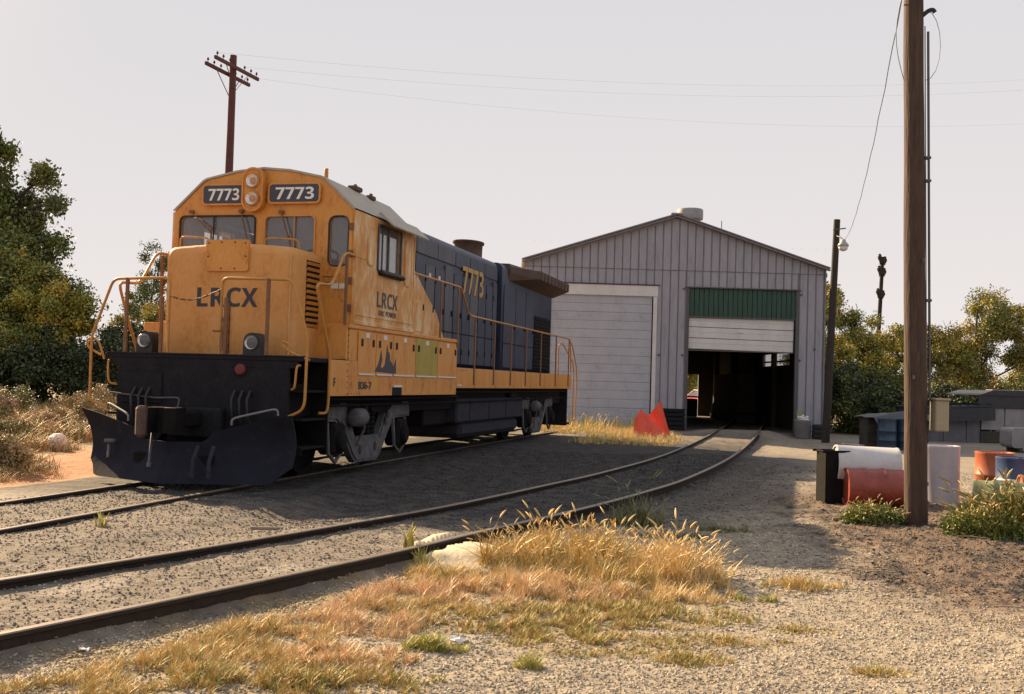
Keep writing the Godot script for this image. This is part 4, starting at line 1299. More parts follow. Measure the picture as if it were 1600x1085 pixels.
	hood.call(.92, 4.44, 11.95, 12.25, M.under)
	hood.call(1.06, 4.52, 12.25, 18.0, M.blue)
	# doors and panels on the visible side
	var door_s := [4.5, 5.2, 5.95, 6.55, 7.15, 7.8, 8.4, 9.05, 9.65, 10.3, 10.95, 11.55]
	for k in door_s.size():
		var s0: float = door_s[k]
		var s1: float = door_s[k + 1] - .02 if k + 1 < door_s.size() else 11.93
		b = Build.new()
		b.prism(rect(s0 + .018, 1.90, s1 - .018, 3.84 if k % 3 != 2 else 3.96, .02, 2), .034, side_at(1.0))
		var pale := k in [3, 5, 8]
		var o := put("engine_door", b, M.blue_pale if pale else M.blue, t, "paler weathered hood door" if pale else "")
		b = Build.new()
		b.bs(1.034, 1.062, 2.9, 3.02, s1 - .13, s1 - .08, .006)
		b.bs(1.034, 1.046, 2.55, 2.57, s0 + .02, s1 - .02)
		b.bs(1.03, 1.05, 2.1, 2.22, s0 - .005, s0 + .03)
		b.bs(1.03, 1.05, 3.5, 3.62, s0 - .005, s0 + .03)
		put("latch", b, M.pilot, o)
		if k in [3, 4]:
			b = Build.new()
			b.bs(1.034, 1.04, 3.58, 3.68, s0 + .2, s0 + .32)
			put("notice", b, M.sticker, o)
	var up := [4.5, 6.0, 7.3, 8.5, 9.6, 10.8, 11.93]
	for k in 6:
		b = Build.new()
		b.prism(rect(up[k] + .02, 4.02, up[k + 1] - .02, 4.32, .01, 2), .03, side_at(1.0))
		put("upper_panel", b, M.blue_pale if k < 3 else M.blue, t)
	for e in [[12.45, 13.6], [13.65, 14.7], [14.75, 15.65]]:
		b = Build.new()
		b.prism(rect(e[0], 1.9, e[1], 3.98, .02, 2), .02, side_at(1.06))
		var o := put("engine_door", b, M.blue, t)
		b = Build.new()
		b.bs(1.08, 1.11, 2.9, 3.02, e[1] - .12, e[1] - .07, .006)
		b.bs(1.08, 1.094, 2.5, 2.52, e[0] + .03, e[1] - .03)
		put("latch", b, M.pilot, o)
	# rear grille
	b = Build.new()
	b.bs(1.055, 1.075, 1.95, 3.42, 15.8, 17.85)
	var gr := put("rear_grille", b, M.pilot, t)
	for k in 14:
		b = Build.new()
		b.bar(P(1.085, 2.02 + k * .1, 15.84), P(1.085, 2.02 + k * .1, 17.8), .012, .07, 0, Vector3(.7, 1, 0))
		put("grille_slat", b, M.pilot, gr)
	# painted yellow wedge on the hood behind the cab and the small cabinet
	b = Build.new()
	b.prism(PackedVector2Array([Vector2(4.4, 1.85), Vector2(4.4, 4.0), Vector2(5.9, 3.62), Vector2(6.7, 3.18), Vector2(7.25, 2.9), Vector2(7.8, 2.38), Vector2(7.98, 1.85)]), .012, side_at(1.038))
	put("yellow_wedge", b, M.faded, t)
	b = Build.new()
	b.bs(1.05, 1.52, 2.34, 2.98, 4.42, 5.04, .02)
	b.bs(1.52, 1.54, 2.40, 2.93, 4.48, 4.98, .008)
	put("step_cabinet", b, M.faded, t)
	text(t, "7773", Transform3D(Basis(Vector3.UP, PI / 2), P(1.042, 3.79, 9.83)), 1.66, .60, M.yellow_text)
	# exhaust stack
	b = Build.new()
	b.lathe([Vector2(.34, 4.40), Vector2(.36, 4.58), Vector2(.34, 4.60), Vector2(.35, 5.03), Vector2(.39, 5.05), Vector2(.39, 5.10), Vector2(.33, 5.10), Vector2(.31, 4.6), Vector2(0, 4.6)], 22, Transform3D(Basis.from_scale(Vector3(1, 1, 1.5)), P(0, 0, 12.75)))
	b.bs(-.6, .6, 4.44, 4.56, 11.9, 13.6, .03)
	put("exhaust_stack", b, M.brown, t)
	# radiator wings
	b = Build.new()
	var wing := PackedVector2Array([Vector2(-1.06, 4.10), Vector2(1.06, 4.10), Vector2(1.55, 4.30), Vector2(1.56, 4.52), Vector2(1.1, 4.60), Vector2(0, 4.64), Vector2(-1.1, 4.60), Vector2(-1.56, 4.52), Vector2(-1.55, 4.30)])
	var w0 := PackedVector3Array()
	var w1 := PackedVector3Array()
	var w2 := PackedVector3Array()
	for p in wing:
		w0.append(P(p.x * (.72 if absf(p.x) > 1.2 else .98), p.y - (.04 if p.y > 4.4 else -.02), 12.85))
		w1.append(P(p.x, p.y, 14.3))
		w2.append(P(p.x, p.y, 18.15))
	b.loft([w0, w1, w2], true, true, -1)
	var rad := put("radiator_wing", b, M.brown, t)
	b = Build.new()
	for k in 9: b.bs(1.555, 1.57, 4.30, 4.52, 14.4 + k * .44, 14.44 + k * .44)
	for k in 7: b.box(P(1.565, 4.41, 15.8 + k * .3), Vector3(.02, .02, .02), .005)
	put("wing_rib", b, M.brown, rad)
	# --- long handrail
	pipe(t, "handrail", [P(1.56, 3.43, 4.22), P(1.58, 3.43, 4.45), P(1.58, 3.43, 7.20), P(1.58, 2.90, 7.86), P(1.58, 2.89, 18.25), P(1.58, 2.80, 18.45), P(1.58, 1.9, 18.58)], .022, M.rail_orange)
	for e in [[5.85, 3.43, 2.35], [6.95, 3.43, 2.2], [8.2, 2.89, 1.45], [9.75, 2.89, 1.45], [11.25, 2.89, 1.45], [12.75, 2.89, 1.45], [14.4, 2.89, 1.45], [16.3, 2.89, 1.45], [18.1, 2.89, 1.45]]:
		b = Build.new()
		b.bs(1.60, 1.625, e[2], e[1] - .02, e[0] - .035, e[0] + .035, .006)
		put("railing_post", b, M.post_brown, t)
	pipe(t, "grab_rail", [P(1.60, 2.78, 18.5), P(1.62, 2.62, 18.66), P(1.62, 2.10, 19.25), P(1.62, 1.70, 19.4), P(1.62, .42, 19.3), P(1.5, .40, 19.2)], .02)
	pipe(t, "grab_rail", [P(1.2, 1.8, 18.55), P(1.2, 2.72, 18.55), P(1.3, 2.78, 18.6), P(1.58, 2.2, 18.9), P(1.6, 1.9, 19.0), P(1.6, .44, 18.95)], .02)
	b = Build.new()
	b.bs(-1.5, 1.5, .26, 1.74, 18.5, 18.62)
	b.bs(1.0, 1.58, .3, .36, 18.2, 18.6)
	b.bs(-.16, .16, .55, .85, 18.6, 19.25, .04)
	b.bs(.9, 1.35, .42, .60, 18.6, 18.9, .04)
	put("rear_pilot", b, M.pilot, t)
	# --- tank, reservoirs
	b = Build.new()
	b.bs(-1.42, 1.42, .64, 1.15, 7.7, 13.3, .04)
	b.bs(-1.36, 1.36, .30, .66, 8.2, 13.1, .10)
	var tk := put("fuel_tank", b, M.tank_grey, t)
	b = Build.new()
	for k in 3: b.bs(1.42, 1.43, .66, 1.13, 8.6 + k * 1.5, 8.62 + k * 1.5)
	b.bs(1.30, 1.36, 1.15, 1.38, 7.8, 7.9)
	b.bs(1.2, 1.45, 1.15, 1.30, 12.0, 12.7, .03)
	put("tank_fitting", b, M.pilot, tk)
	# --- pipes under the sills, seams and rivets
	for e in [[1.50, 1.20, .9, 7.4, .022], [1.46, 1.10, 1.2, 18.2, .018], [1.52, 1.30, 7.1, 18.3, .02]]:
		b = Build.new()
		b.tube([P(e[0], e[1], e[2]), P(e[0], e[1] - .01, lerpf(e[2], e[3], .4)), P(e[0] - .02, e[1] + .01, e[3])], e[4], 7)
		put("air_pipe", b, M.under, t)
	b = Build.new()
	for k in 20:
		b.box(P(-1.5, 1.95 + k * .105, 1.652), Vector3(.02, .02, .012), .005)
		b.box(P(1.01, 1.95 + k * .105, 1.652), Vector3(.02, .02, .012), .005)
	for k in 24: b.box(P(-1.4 + k * .104, 4.09, 1.652), Vector3(.018, .018, .012), .005)
	for k in 22: b.box(P(1.602, 2.47, 1.75 + k * .118), Vector3(.012, .018, .018), .005)
	for k in 16: b.box(P(1.602, 2.5 + k * .1, 1.72), Vector3(.012, .018, .018), .005)
	put("rivets", b, M.yellow, t).set_meta("kind", "stuff")
	b = Build.new()
	b.bs(1.598, 1.612, 2.46, 4.06, 1.66, 1.70, .004)
	b.bs(1.598, 1.612, 2.50, 2.53, 1.7, 4.32, .004)
	b.bs(1.598, 1.612, 2.46, 4.06, 4.28, 4.32, .004)
	b.bs(-1.02, -1.0, 1.82, 3.36, .645, .66, .004)
	b.bs(1.0, 1.02, 1.82, 3.36, .645, .66, .004)
	put("edge_strip", b, M.faded, t)
	# --- trucks
	for c in [3.12, 15.4]: make_truck(t, c)

func nose_outline(inset: float) -> Array:
	var out := []
	var hw := 1.07 - inset
	var top := 3.46 - inset
	out.append(Vector2(-hw, 1.80))
	for k in 7:
		var a := PI - PI / 2 * k / 6
		out.append(Vector2(-hw + .14 + .14 * cos(a), top - .16 + .14 * sin(a)))
	for k in range(1, 6):
		var x := lerpf(-hw + .14, hw - .14, k / 6.0)
		out.append(Vector2(x, top - .02 + .05 * sin(k / 6.0 * PI)))
	for k in 7:
		var a := PI / 2 - PI / 2 * k / 6
		out.append(Vector2(hw - .14 + .14 * cos(a), top - .16 + .14 * sin(a)))
	out.append(Vector2(hw, 1.80))
	return out

func make_truck(t: Node3D, c: float) -> void:
	for sx in [1.0, -1.0]:
		var pts := []
		for e in [[-1.98, 1.14], [-1.12, 1.14], [-.84, 1.0], [-.52, .58], [.52, .58], [.84, 1.0], [1.12, 1.14], [1.98, 1.14], [2.02, .86], [1.30, .84], [1.02, .66], [.62, .25], [.46, .15], [-.46, .15], [-.62, .25], [-1.02, .66], [-1.30, .84], [-2.02, .86]]:
			pts.append(Vector2(c + e[0], e[1]))
		var b := Build.new()
		b.prism(PackedVector2Array(pts), .11, side_at(1.18 if sx > 0 else -1.29))
		b.prism(Geometry2D.offset_polygon(PackedVector2Array(pts), -.05)[0], .03, side_at(1.285 if sx > 0 else -1.315))
		var fr := put("truck_frame", b, M.truck_grey, t)
		if sx < 0: continue
		b = Build.new()
		for e in [[-.34, .36], [.30, .38], [.78, .80], [-.80, .78], [.86, .92]]:
			b.lathe([Vector2(0, 0), Vector2(.055, 0), Vector2(.055, .012), Vector2(0, .012)], 10, Transform3D(Basis(Vector3(0, 0, 1.0), Vector3(1, 0, 0), Vector3(0, 1.5, 0)), P(1.315, e[1], c + e[0])))
		put("painted_frame_hole", b, M.black, fr)  # black discs, the shade of holes painted onto the frame
		for e in [-1.4, 1.4]:
			b = Build.new()
			b.bs(1.14, 1.42, .34, .82, c + e - .24, c + e + .24, .05)
			b.lathe([Vector2(.17, 0), Vector2(.17, .05), Vector2(.12, .08), Vector2(0, .09)], 14, Transform3D(Basis(Vector3(0, 1, 0), Vector3(1, 0, 0), Vector3(0, 0, -1)), P(1.41, .55, c + e)))
			put("journal_box", b, M.under, fr)
			b = Build.new()
			b.bs(1.20, 1.32, .84, 1.16, c + e + .16, c + e + .52, .05)
			put("pedestal", b, M.truck_grey, fr)
			b = Build.new()
			for q in [-.30, .30]:
				b.bar(P(1.32, .84, c + e + q), P(1.34, .34, c + e + q * .8), .07, .05, .01)
			b.bar(P(1.34, .36, c + e - .24), P(1.34, .22, c + e), .05, .05, .01)
			b.bar(P(1.34, .36, c + e + .24), P(1.34, .22, c + e), .05, .05, .01)
			put("pedestal_leg", b, M.truck_grey, fr)
		b = Build.new()
		b.lathe([Vector2(0, 0), Vector2(.14, 0), Vector2(.15, .03), Vector2(.15, .30), Vector2(.11, .34), Vector2(0, .36)], 16, Transform3D(Basis(Vector3.RIGHT, PI / 2 * 1.0), P(1.44, .90, c - .62)))
		put("brake_cylinder", b, M.truck_grey, fr)
		b = Build.new()
		for q in [-.22, .0, .22]:
			for k in 5: b.lathe([Vector2(.075, 0), Vector2(.095, .02), Vector2(.095, .05), Vector2(.075, .07)], 12, Transform3D(Basis.IDENTITY, P(1.24, .60 + k * .075, c + q)))
		b.bs(1.1, 1.36, .98, 1.12, c - .36, c + .36, .02)
		b.bs(1.28, 1.40, .98, 1.06, c - .1, c + .22, .01)
		put("bolster_springs", b, M.under, fr)
		b = Build.new()
		b.tube([P(1.36, 1.1, c - .25), P(1.40, .7, c - .40), P(1.38, .45, c - .62)], .02, 6)
		put("brake_hose", b, M.brown, fr)
	for e in [-1.4, 1.4]:
		var b := Build.new()
		for sx in [1.0, -1.0]:
			b.lathe([Vector2(0, -.05), Vector2(.20, -.05), Vector2(.22, -.02), Vector2(.40, -.01), Vector2(.43, -.06), Vector2(.50, -.06), Vector2(.51, .05), Vector2(.535, .075), Vector2(.535, .09), Vector2(.42, .09), Vector2(0, .06)], 28, Transform3D(Basis(Vector3(0, 1, 0), Vector3(-sx, 0, 0), Vector3(0, 0, 1)), P(.74 * sx, .51, c + e)))
		b.tube([P(-1.2, .51, c + e), P(1.2, .51, c + e)], .08, 10)
		put("wheelset", b, M.under, t)
	var g := Build.new()
	g.bs(-1.1, 1.1, .5, 1.0, c - .4, c + .4)
	g.bs(-.6, .6, .3, .95, c - 1.8, c + 1.8, .08)
	put("traction_motors", g, M.under, t)

# ------------------------------------------------------------------ the shed
const SZ := -42.0
const SX0 := .45
const SX1 := 12.1

func gable(x: float) -> float:
	return 6.14 + (8.02 - 6.14) * (1.0 - absf(x - 6.27) / (SX1 - 6.27))

func make_shed() -> void:
	var t := thing("engine_shed", "grey metal-sided gabled engine shed with two tall doorways, one open", "shed", Vector3(6.27, -.3, SZ))
	var O := Vector3(6.27, -.3, SZ)
	var g := func(b: Build, called: String, m: Material, parent: Node = t) -> MeshInstance3D:
		var mesh := b.mesh(m)
		return place(called, mesh, parent, Transform3D(Basis.IDENTITY, -O) if parent == t else Transform3D.IDENTITY)
	var b: Build
	# front wall, one sheet after another
	var pitch := .315
	var n := int(ceil((SX1 - SX0) / pitch))
	for row in 2:
		for k in n:
			var x0 := SX0 + k * pitch
			var x1 := minf(x0 + pitch, SX1)
			var z := SZ + (.012 if row == 0 else 0.0) + .006 * sin(k * 2.4)
			var mid := (x0 + x1) / 2
			var y0 := 5.90
			var out := []
			if row == 0:
				out.append(PackedVector2Array([Vector2(x0, y0), Vector2(x1, y0), Vector2(x1, gable(x1) - .02), Vector2(x0, gable(x0) - .02)]))
			else:
				var base := -.55
				var lo := base
				if mid > 1.50 and mid < 5.42: lo = 5.27
				if mid > 6.76 and mid < 11.10: lo = 5.27
				out.append(rect(x0, lo, x1, 5.94))
			if row == 1 and x0 < 11.10 and x1 > 11.10: out = [rect(11.10, -.55, x1, 5.94), rect(x0, 5.27, 11.10, 5.94)]
			if row == 1 and x0 < 6.76 and x1 > 6.76: out = [rect(x0, -.55, 6.72, 5.94), rect(6.72, 5.27, x1, 5.94)]
			for p in out:
				b = Build.new()
				b.prism(p, .02, Transform3D(Basis.IDENTITY, Vector3(0, 0, z)))
				var lo: float = p[0].y
				var o: MeshInstance3D = g.call(b, "wall_panel", M.siding if (k * 7 + row * 3) % 5 < 3 else M.siding_b)
				b = Build.new()
				b.box(Vector3(p[1].x - .028, (lo + minf(p[2].y, p[3].y)) / 2, z + .030), Vector3(.032, absf(minf(p[2].y, p[3].y) - lo) - .01, .034), .010)
				put("panel_rib", b, M.seam, o)
	b = Build.new()
	for k in n:
		b.box(Vector3(SX0 + (k + 1) * pitch - .002, 6.9, SZ + .02), Vector3(.012, 0.02, .03))
	for e in [[.45, 12.1]]:
		b.box(Vector3(6.27, 5.915, SZ + .036), Vector3(11.6, .018, .022))
	g.call(b, "siding_seam", M.seam)
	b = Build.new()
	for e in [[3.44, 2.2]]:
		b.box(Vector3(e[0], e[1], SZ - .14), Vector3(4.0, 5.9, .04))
	g.call(b, "added_door_backing", M.interior)  # sheet added behind the door to block light through its gaps
	for e in [[5.72, .48], [6.55, .35], [6.62, 2.62], [6.62, 5.2], [11.2, 5.1], [11.18, 2.55], [11.75, 3.0], [5.75, -.05], [5.7, 2.6]]:
		b = Build.new()
		b.lathe([Vector2(0, 0), Vector2(.045, 0), Vector2(.04, .03), Vector2(0, .035)], 8, Transform3D(Basis(Vector3.RIGHT, PI / 2), Vector3(e[0], e[1], SZ + .05)))
		g.call(b, "wall_fixing", M.steel_dark)
	b = Build.new()
	b.box(Vector3(11.22, .45, SZ + .06), Vector3(.22, .34, .02))
	g.call(b, "notice", M.tan_box)
	# side and rear walls with the openings that the doorway shows
	b = Build.new()
	b.box(Vector3(SX0 + .06, 2.8, -53.1), Vector3(.10, 6.7, 22.0))
	var rw := holed(rect(42.1, -.55, 64.0, 6.14), [rect(46.4, 2.46, 51.5, 3.02)])
	b.prisms(rw, .10, side_at(SX1 - .10))
	var rear := PackedVector2Array([Vector2(SX0, -.55), Vector2(SX1, -.55), Vector2(SX1, 6.13), Vector2(6.27, 8.0), Vector2(SX0, 6.13)])
	b.prisms(holed(rear, [rect(8.2, -.6, 11.08, 2.15)]), .10, Transform3D(Basis.IDENTITY, Vector3(0, 0, -64.1)))
	g.call(b, "outer_walls", M.siding)
	b = Build.new()
	b.box(Vector3(SX1 - .05, 2.66, -48.9), Vector3(.06, .07, 5.1))
	b.box(Vector3(SX1 - .05, 2.43, -48.9), Vector3(.14, .06, 5.2))
	b.box(Vector3(SX1 - .05, 3.05, -48.9), Vector3(.14, .06, 5.2))
	var w: MeshInstance3D = g.call(b, "window", M.interior)
	b = Build.new()
	b.box(Vector3(SX1 - .05, 2.74, -48.9), Vector3(.006, .56, 5.1))
	place("pane", b.mesh(M.glass), w)
	# roof
	for sx in [-1.0, 1.0]:
		b = Build.new()
		var xe: float = 6.27 + sx * 5.98
		var a := Vector3(6.27, 8.05, 0)
		var e := Vector3(xe, gable(6.27 + sx * 5.83) - .02, 0)
		var nn := Vector3(sx * .31, .95, 0).normalized()
		var z0 := SZ + .22
		var z1 := -64.3
		for lay in [0.0, .06]:
			b.quad(a + nn * lay + Vector3(0, 0, z0), e + nn * lay + Vector3(0, 0, z0), e + nn * lay + Vector3(0, 0, z1), a + nn * lay + Vector3(0, 0, z1), nn if lay > 0 else -nn)
		b.quad(a + Vector3(0, 0, z0), e + Vector3(0, 0, z0), e + nn * .06 + Vector3(0, 0, z0), a + nn * .06 + Vector3(0, 0, z0), Vector3(0, 0, 1))
		b.quad(e + Vector3(0, 0, z0), e + Vector3(0, 0, z1), e + nn * .06 + Vector3(0, 0, z1), e + nn * .06 + Vector3(0, 0, z0), Vector3(sx, 0, 0))
		for k in 20:
			b.bar(a + nn * .07 + Vector3(0, 0, z0 - .1 - k * 1.1), e + nn * .07 + Vector3(0, 0, z0 - .1 - k * 1.1), .05, .03)
		g.call(b, "roof_slope", M.galv)
		b = Build.new()
		b.bar(a + Vector3(0, -.06, SZ + .21), e + Vector3(0, -.06, SZ + .21), .05, .20, .012, Vector3(0, 0, 1))
		b.bar(a + Vector3(0, .04, SZ + .24), e + Vector3(0, .04, SZ + .24), .05, .06, .008, Vector3(0, 0, 1))
		g.call(b, "rake_trim", M.fascia)
	b = Build.new()
	b.box(Vector3(6.27, 8.10, -53), Vector3(.5, .06, 22.6), .02)
	g.call(b, "ridge_cap", M.galv)
	b = Build.new()
	b.lathe([Vector2(.34, -.5), Vector2(.34, .18), Vector2(.52, .18), Vector2(.53, .22), Vector2(.53, .56), Vector2(.50, .60), Vector2(.44, .57), Vector2(.0, .5)], 24, Transform3D(Basis.IDENTITY, Vector3(7.05, 7.98, SZ - 1.6)))
	g.call(b, "roof_vent", M.shack_pale)
	b = Build.new()
	b.tube([Vector3(8.15, 7.2, SZ - .6), Vector3(8.15, 8.0, SZ - .6)], .02, 6)
	g.call(b, "vent_pipe", M.galv)
	b = Build.new()
	b.box(Vector3(SX1 + .06, 5.9, SZ - .3), Vector3(.12, .16, .5))
	for k in 4: b.box(Vector3(SX1 + .10, 5.62 - k * .26, SZ + .02), Vector3(.10, .06, .08), .02)
	b.box(Vector3(SX1 + .02, 2.9, SZ + .02), Vector3(.06, 6.6, .08))
	g.call(b, "corner_trim", M.fascia)
	# closed door at the left
	for k in 16:
		b = Build.new()
		var y := -.52 + k * .338
		b.box(Vector3(3.44, y + .167, SZ - .05 + .003 * sin(k * 2.3)), Vector3(3.94, .332, .05), .008)
		for q in 3: b.box(Vector3(3.44, y + .085 + q * .085, SZ - .033), Vector3(3.92, .016, .022), .006)
		g.call(b, "door_section", M.door_grey)
	b = Build.new()
	b.box(Vector3(3.44, 5.07, SZ + .03), Vector3(4.36, .42, .07), .012)
	g.call(b, "door_header", M.door_white)
	for x in [5.52, 1.36]:
		b = Build.new()
		b.box(Vector3(x, 2.2, SZ + .035), Vector3(.15, 5.3, .07), .012)
		g.call(b, "door_jamb", M.door_white)
	b = Build.new()
	b.box(Vector3(3.44, 5.31, SZ + .06), Vector3(4.5, .03, .10))
	g.call(b, "drip_edge", M.brown)
	# open doorway at the right
	b = Build.new()
	b.box(Vector3(6.79, 2.3, SZ - .02), Vector3(.12, 5.9, .16), .01)
	b.box(Vector3(11.06, 2.3, SZ - .02), Vector3(.12, 5.9, .16), .01)
	b.box(Vector3(8.93, 5.27, SZ + .055), Vector3(4.5, .05, .08), .01)
	b.box(Vector3(8.93, 4.12, SZ - .03), Vector3(4.2, .06, .10), .01)
	g.call(b, "door_frame", M.steel_dark)
	for k in 22:
		b = Build.new()
		b.box(Vector3(6.86 + (k + .5) * .1885, 4.69, SZ - .02 + .008 * sin(k * 1.9)), Vector3(.172, 1.12, .025), .006)
		g.call(b, "green_panel", M.green)
	for k in 3:
		b = Build.new()
		b.box(Vector3(8.9, 2.86 + .43 * k + .21, SZ - .09), Vector3(4.12, .412, .05), .014)
		b.box(Vector3(8.9, 2.86 + .43 * k + .25, SZ - .07), Vector3(4.12, .03, .03), .01)
		if k == 1: b.box(Vector3(8.88, 3.56, SZ - .05), Vector3(.22, .04, .05), .01)
		var o: MeshInstance3D = g.call(b, "door_section", M.door_white)
		o.rotation.z = -.012
		o.position = Vector3.ZERO - o.basis * O + (o.basis * Vector3(8.9, 4.1, 0) - Vector3(8.9, 4.1, 0)) * -1.0 + Vector3.ZERO
		o.position = -O + Vector3(8.9, 4.1, 0) - o.basis * Vector3(8.9, 4.1, 0)
	b = Build.new()
	b.box(Vector3(8.9, 2.83, SZ - .09), Vector3(4.12, .05, .06), .01)
	g.call(b, "door_seal", M.steel_dark)
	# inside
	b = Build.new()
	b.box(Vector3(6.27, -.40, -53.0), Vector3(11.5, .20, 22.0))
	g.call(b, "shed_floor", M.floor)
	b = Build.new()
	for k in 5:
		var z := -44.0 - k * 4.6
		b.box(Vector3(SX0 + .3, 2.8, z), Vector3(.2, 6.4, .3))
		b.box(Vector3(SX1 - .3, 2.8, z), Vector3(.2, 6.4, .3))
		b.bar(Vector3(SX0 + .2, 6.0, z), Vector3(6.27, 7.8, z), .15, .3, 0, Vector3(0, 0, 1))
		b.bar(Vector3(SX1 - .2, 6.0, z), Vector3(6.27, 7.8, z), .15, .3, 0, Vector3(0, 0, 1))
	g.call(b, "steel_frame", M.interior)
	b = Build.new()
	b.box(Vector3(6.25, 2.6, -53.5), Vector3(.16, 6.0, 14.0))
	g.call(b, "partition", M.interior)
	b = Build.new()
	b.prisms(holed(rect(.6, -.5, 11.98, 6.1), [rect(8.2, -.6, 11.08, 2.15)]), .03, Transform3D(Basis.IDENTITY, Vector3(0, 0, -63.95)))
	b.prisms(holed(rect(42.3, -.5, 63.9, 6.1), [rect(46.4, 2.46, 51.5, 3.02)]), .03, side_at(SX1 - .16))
	g.call(b, "added_dark_lining", M.interior)  # dark sheets added over the pale walls to keep the inside shaded
	# what stands inside the doorway
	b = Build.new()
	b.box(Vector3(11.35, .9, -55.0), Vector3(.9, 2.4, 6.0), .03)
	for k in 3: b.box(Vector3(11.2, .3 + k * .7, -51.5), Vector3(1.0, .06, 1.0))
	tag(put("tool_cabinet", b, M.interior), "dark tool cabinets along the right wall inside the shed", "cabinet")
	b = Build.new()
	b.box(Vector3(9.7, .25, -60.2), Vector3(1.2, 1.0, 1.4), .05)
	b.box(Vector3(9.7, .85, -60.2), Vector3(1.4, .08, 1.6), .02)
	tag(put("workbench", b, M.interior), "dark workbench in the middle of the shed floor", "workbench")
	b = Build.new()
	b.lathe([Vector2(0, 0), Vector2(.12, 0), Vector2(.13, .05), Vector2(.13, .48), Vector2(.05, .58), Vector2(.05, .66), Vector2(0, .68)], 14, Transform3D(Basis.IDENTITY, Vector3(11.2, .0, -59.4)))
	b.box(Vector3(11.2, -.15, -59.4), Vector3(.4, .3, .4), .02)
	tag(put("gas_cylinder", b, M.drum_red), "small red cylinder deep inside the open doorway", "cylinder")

func make_car() -> void:
	var at := Vector3(12.9, -.30, -68.6)
	var t := thing("parked_car", "red car parked outside the rear door of the shed", "car", at)
	t.rotation.y = .45
	var b := Build.new()
	b.prism(PackedVector2Array([Vector2(-2.1, .35), Vector2(2.1, .35), Vector2(2.15, .75), Vector2(1.9, .92), Vector2(.95, 1.0), Vector2(-1.7, 1.02), Vector2(-2.1, .9)]), 1.64, Transform3D(Basis.IDENTITY, Vector3(0, 0, -.82)))
	put("body", b, M.car_red, t)
	b = Build.new()
	for z in [-.76, .70]:
		b.bar(Vector3(.95, 1.0, z), Vector3(.25, 1.48, z * .88), .06, .06, .01)
		b.bar(Vector3(-1.7, 1.0, z), Vector3(-1.1, 1.48, z * .88), .06, .06, .01)
		b.bar(Vector3(-.35, 1.0, z), Vector3(-.35, 1.48, z * .88), .06, .08, .01)
	b.box(Vector3(-.43, 1.50, 0), Vector3(1.4, .06, 1.34), .03)
	put("roof", b, M.door_white, t)
	b = Build.new()
	b.quad(Vector3(.93, 1.0, -.7), Vector3(.93, 1.0, .7), Vector3(.26, 1.46, .6), Vector3(.26, 1.46, -.6), Vector3.UP)
	b.quad(Vector3(-1.66, 1.0, -.7), Vector3(-1.66, 1.0, .7), Vector3(-1.1, 1.46, .6), Vector3(-1.1, 1.46, -.6), Vector3.UP)
	for z in [-1.0, 1.0]: b.quad(Vector3(.9, 1.0, .74 * z), Vector3(-1.66, 1.0, .74 * z), Vector3(-1.1, 1.46, .65 * z), Vector3(.26, 1.46, .65 * z), Vector3(0, 0, z))
	put("windows", b, M.glass, t)
	for x in [-1.35, 1.35]:
		for z in [-.74, .74]:
			b = Build.new()
			b.lathe([Vector2(0, -.09), Vector2(.2, -.09), Vector2(.32, -.08), Vector2(.33, .0), Vector2(.32, .08), Vector2(.2, .09), Vector2(0, .09)], 18, Transform3D(Basis(Vector3.RIGHT, PI / 2), Vector3(x, .33, z)))
			put("wheel", b, M.rubber, t)
	for z in [-.6, .6]:
		b = Build.new()
		b.box(Vector3(2.12, .68, z), Vector3(.06, .14, .26), .02)
		put("headlight", b, M.sticker, t)

# ------------------------------------------------------------------ poles and wires
func round_pole(t: Node3D, top: Vector3, r0: float, r1: float, m: Material) -> void:
	var b := Build.new()
	var pts := []
	var rs := []
	for k in 25:
		var u := k / 24.0
		pts.append(Vector3(0, -.3, 0).lerp(top, u) + Vector3(na.get_noise_1d(u * 300) * .012, 0, 0))
		rs.append(lerpf(r0, r1, u) * (1.0 + .03 * na.get_noise_1d(u * 900 + 50)))
	b.tube(pts, rs, 18)
	put("shaft", b, m, t)

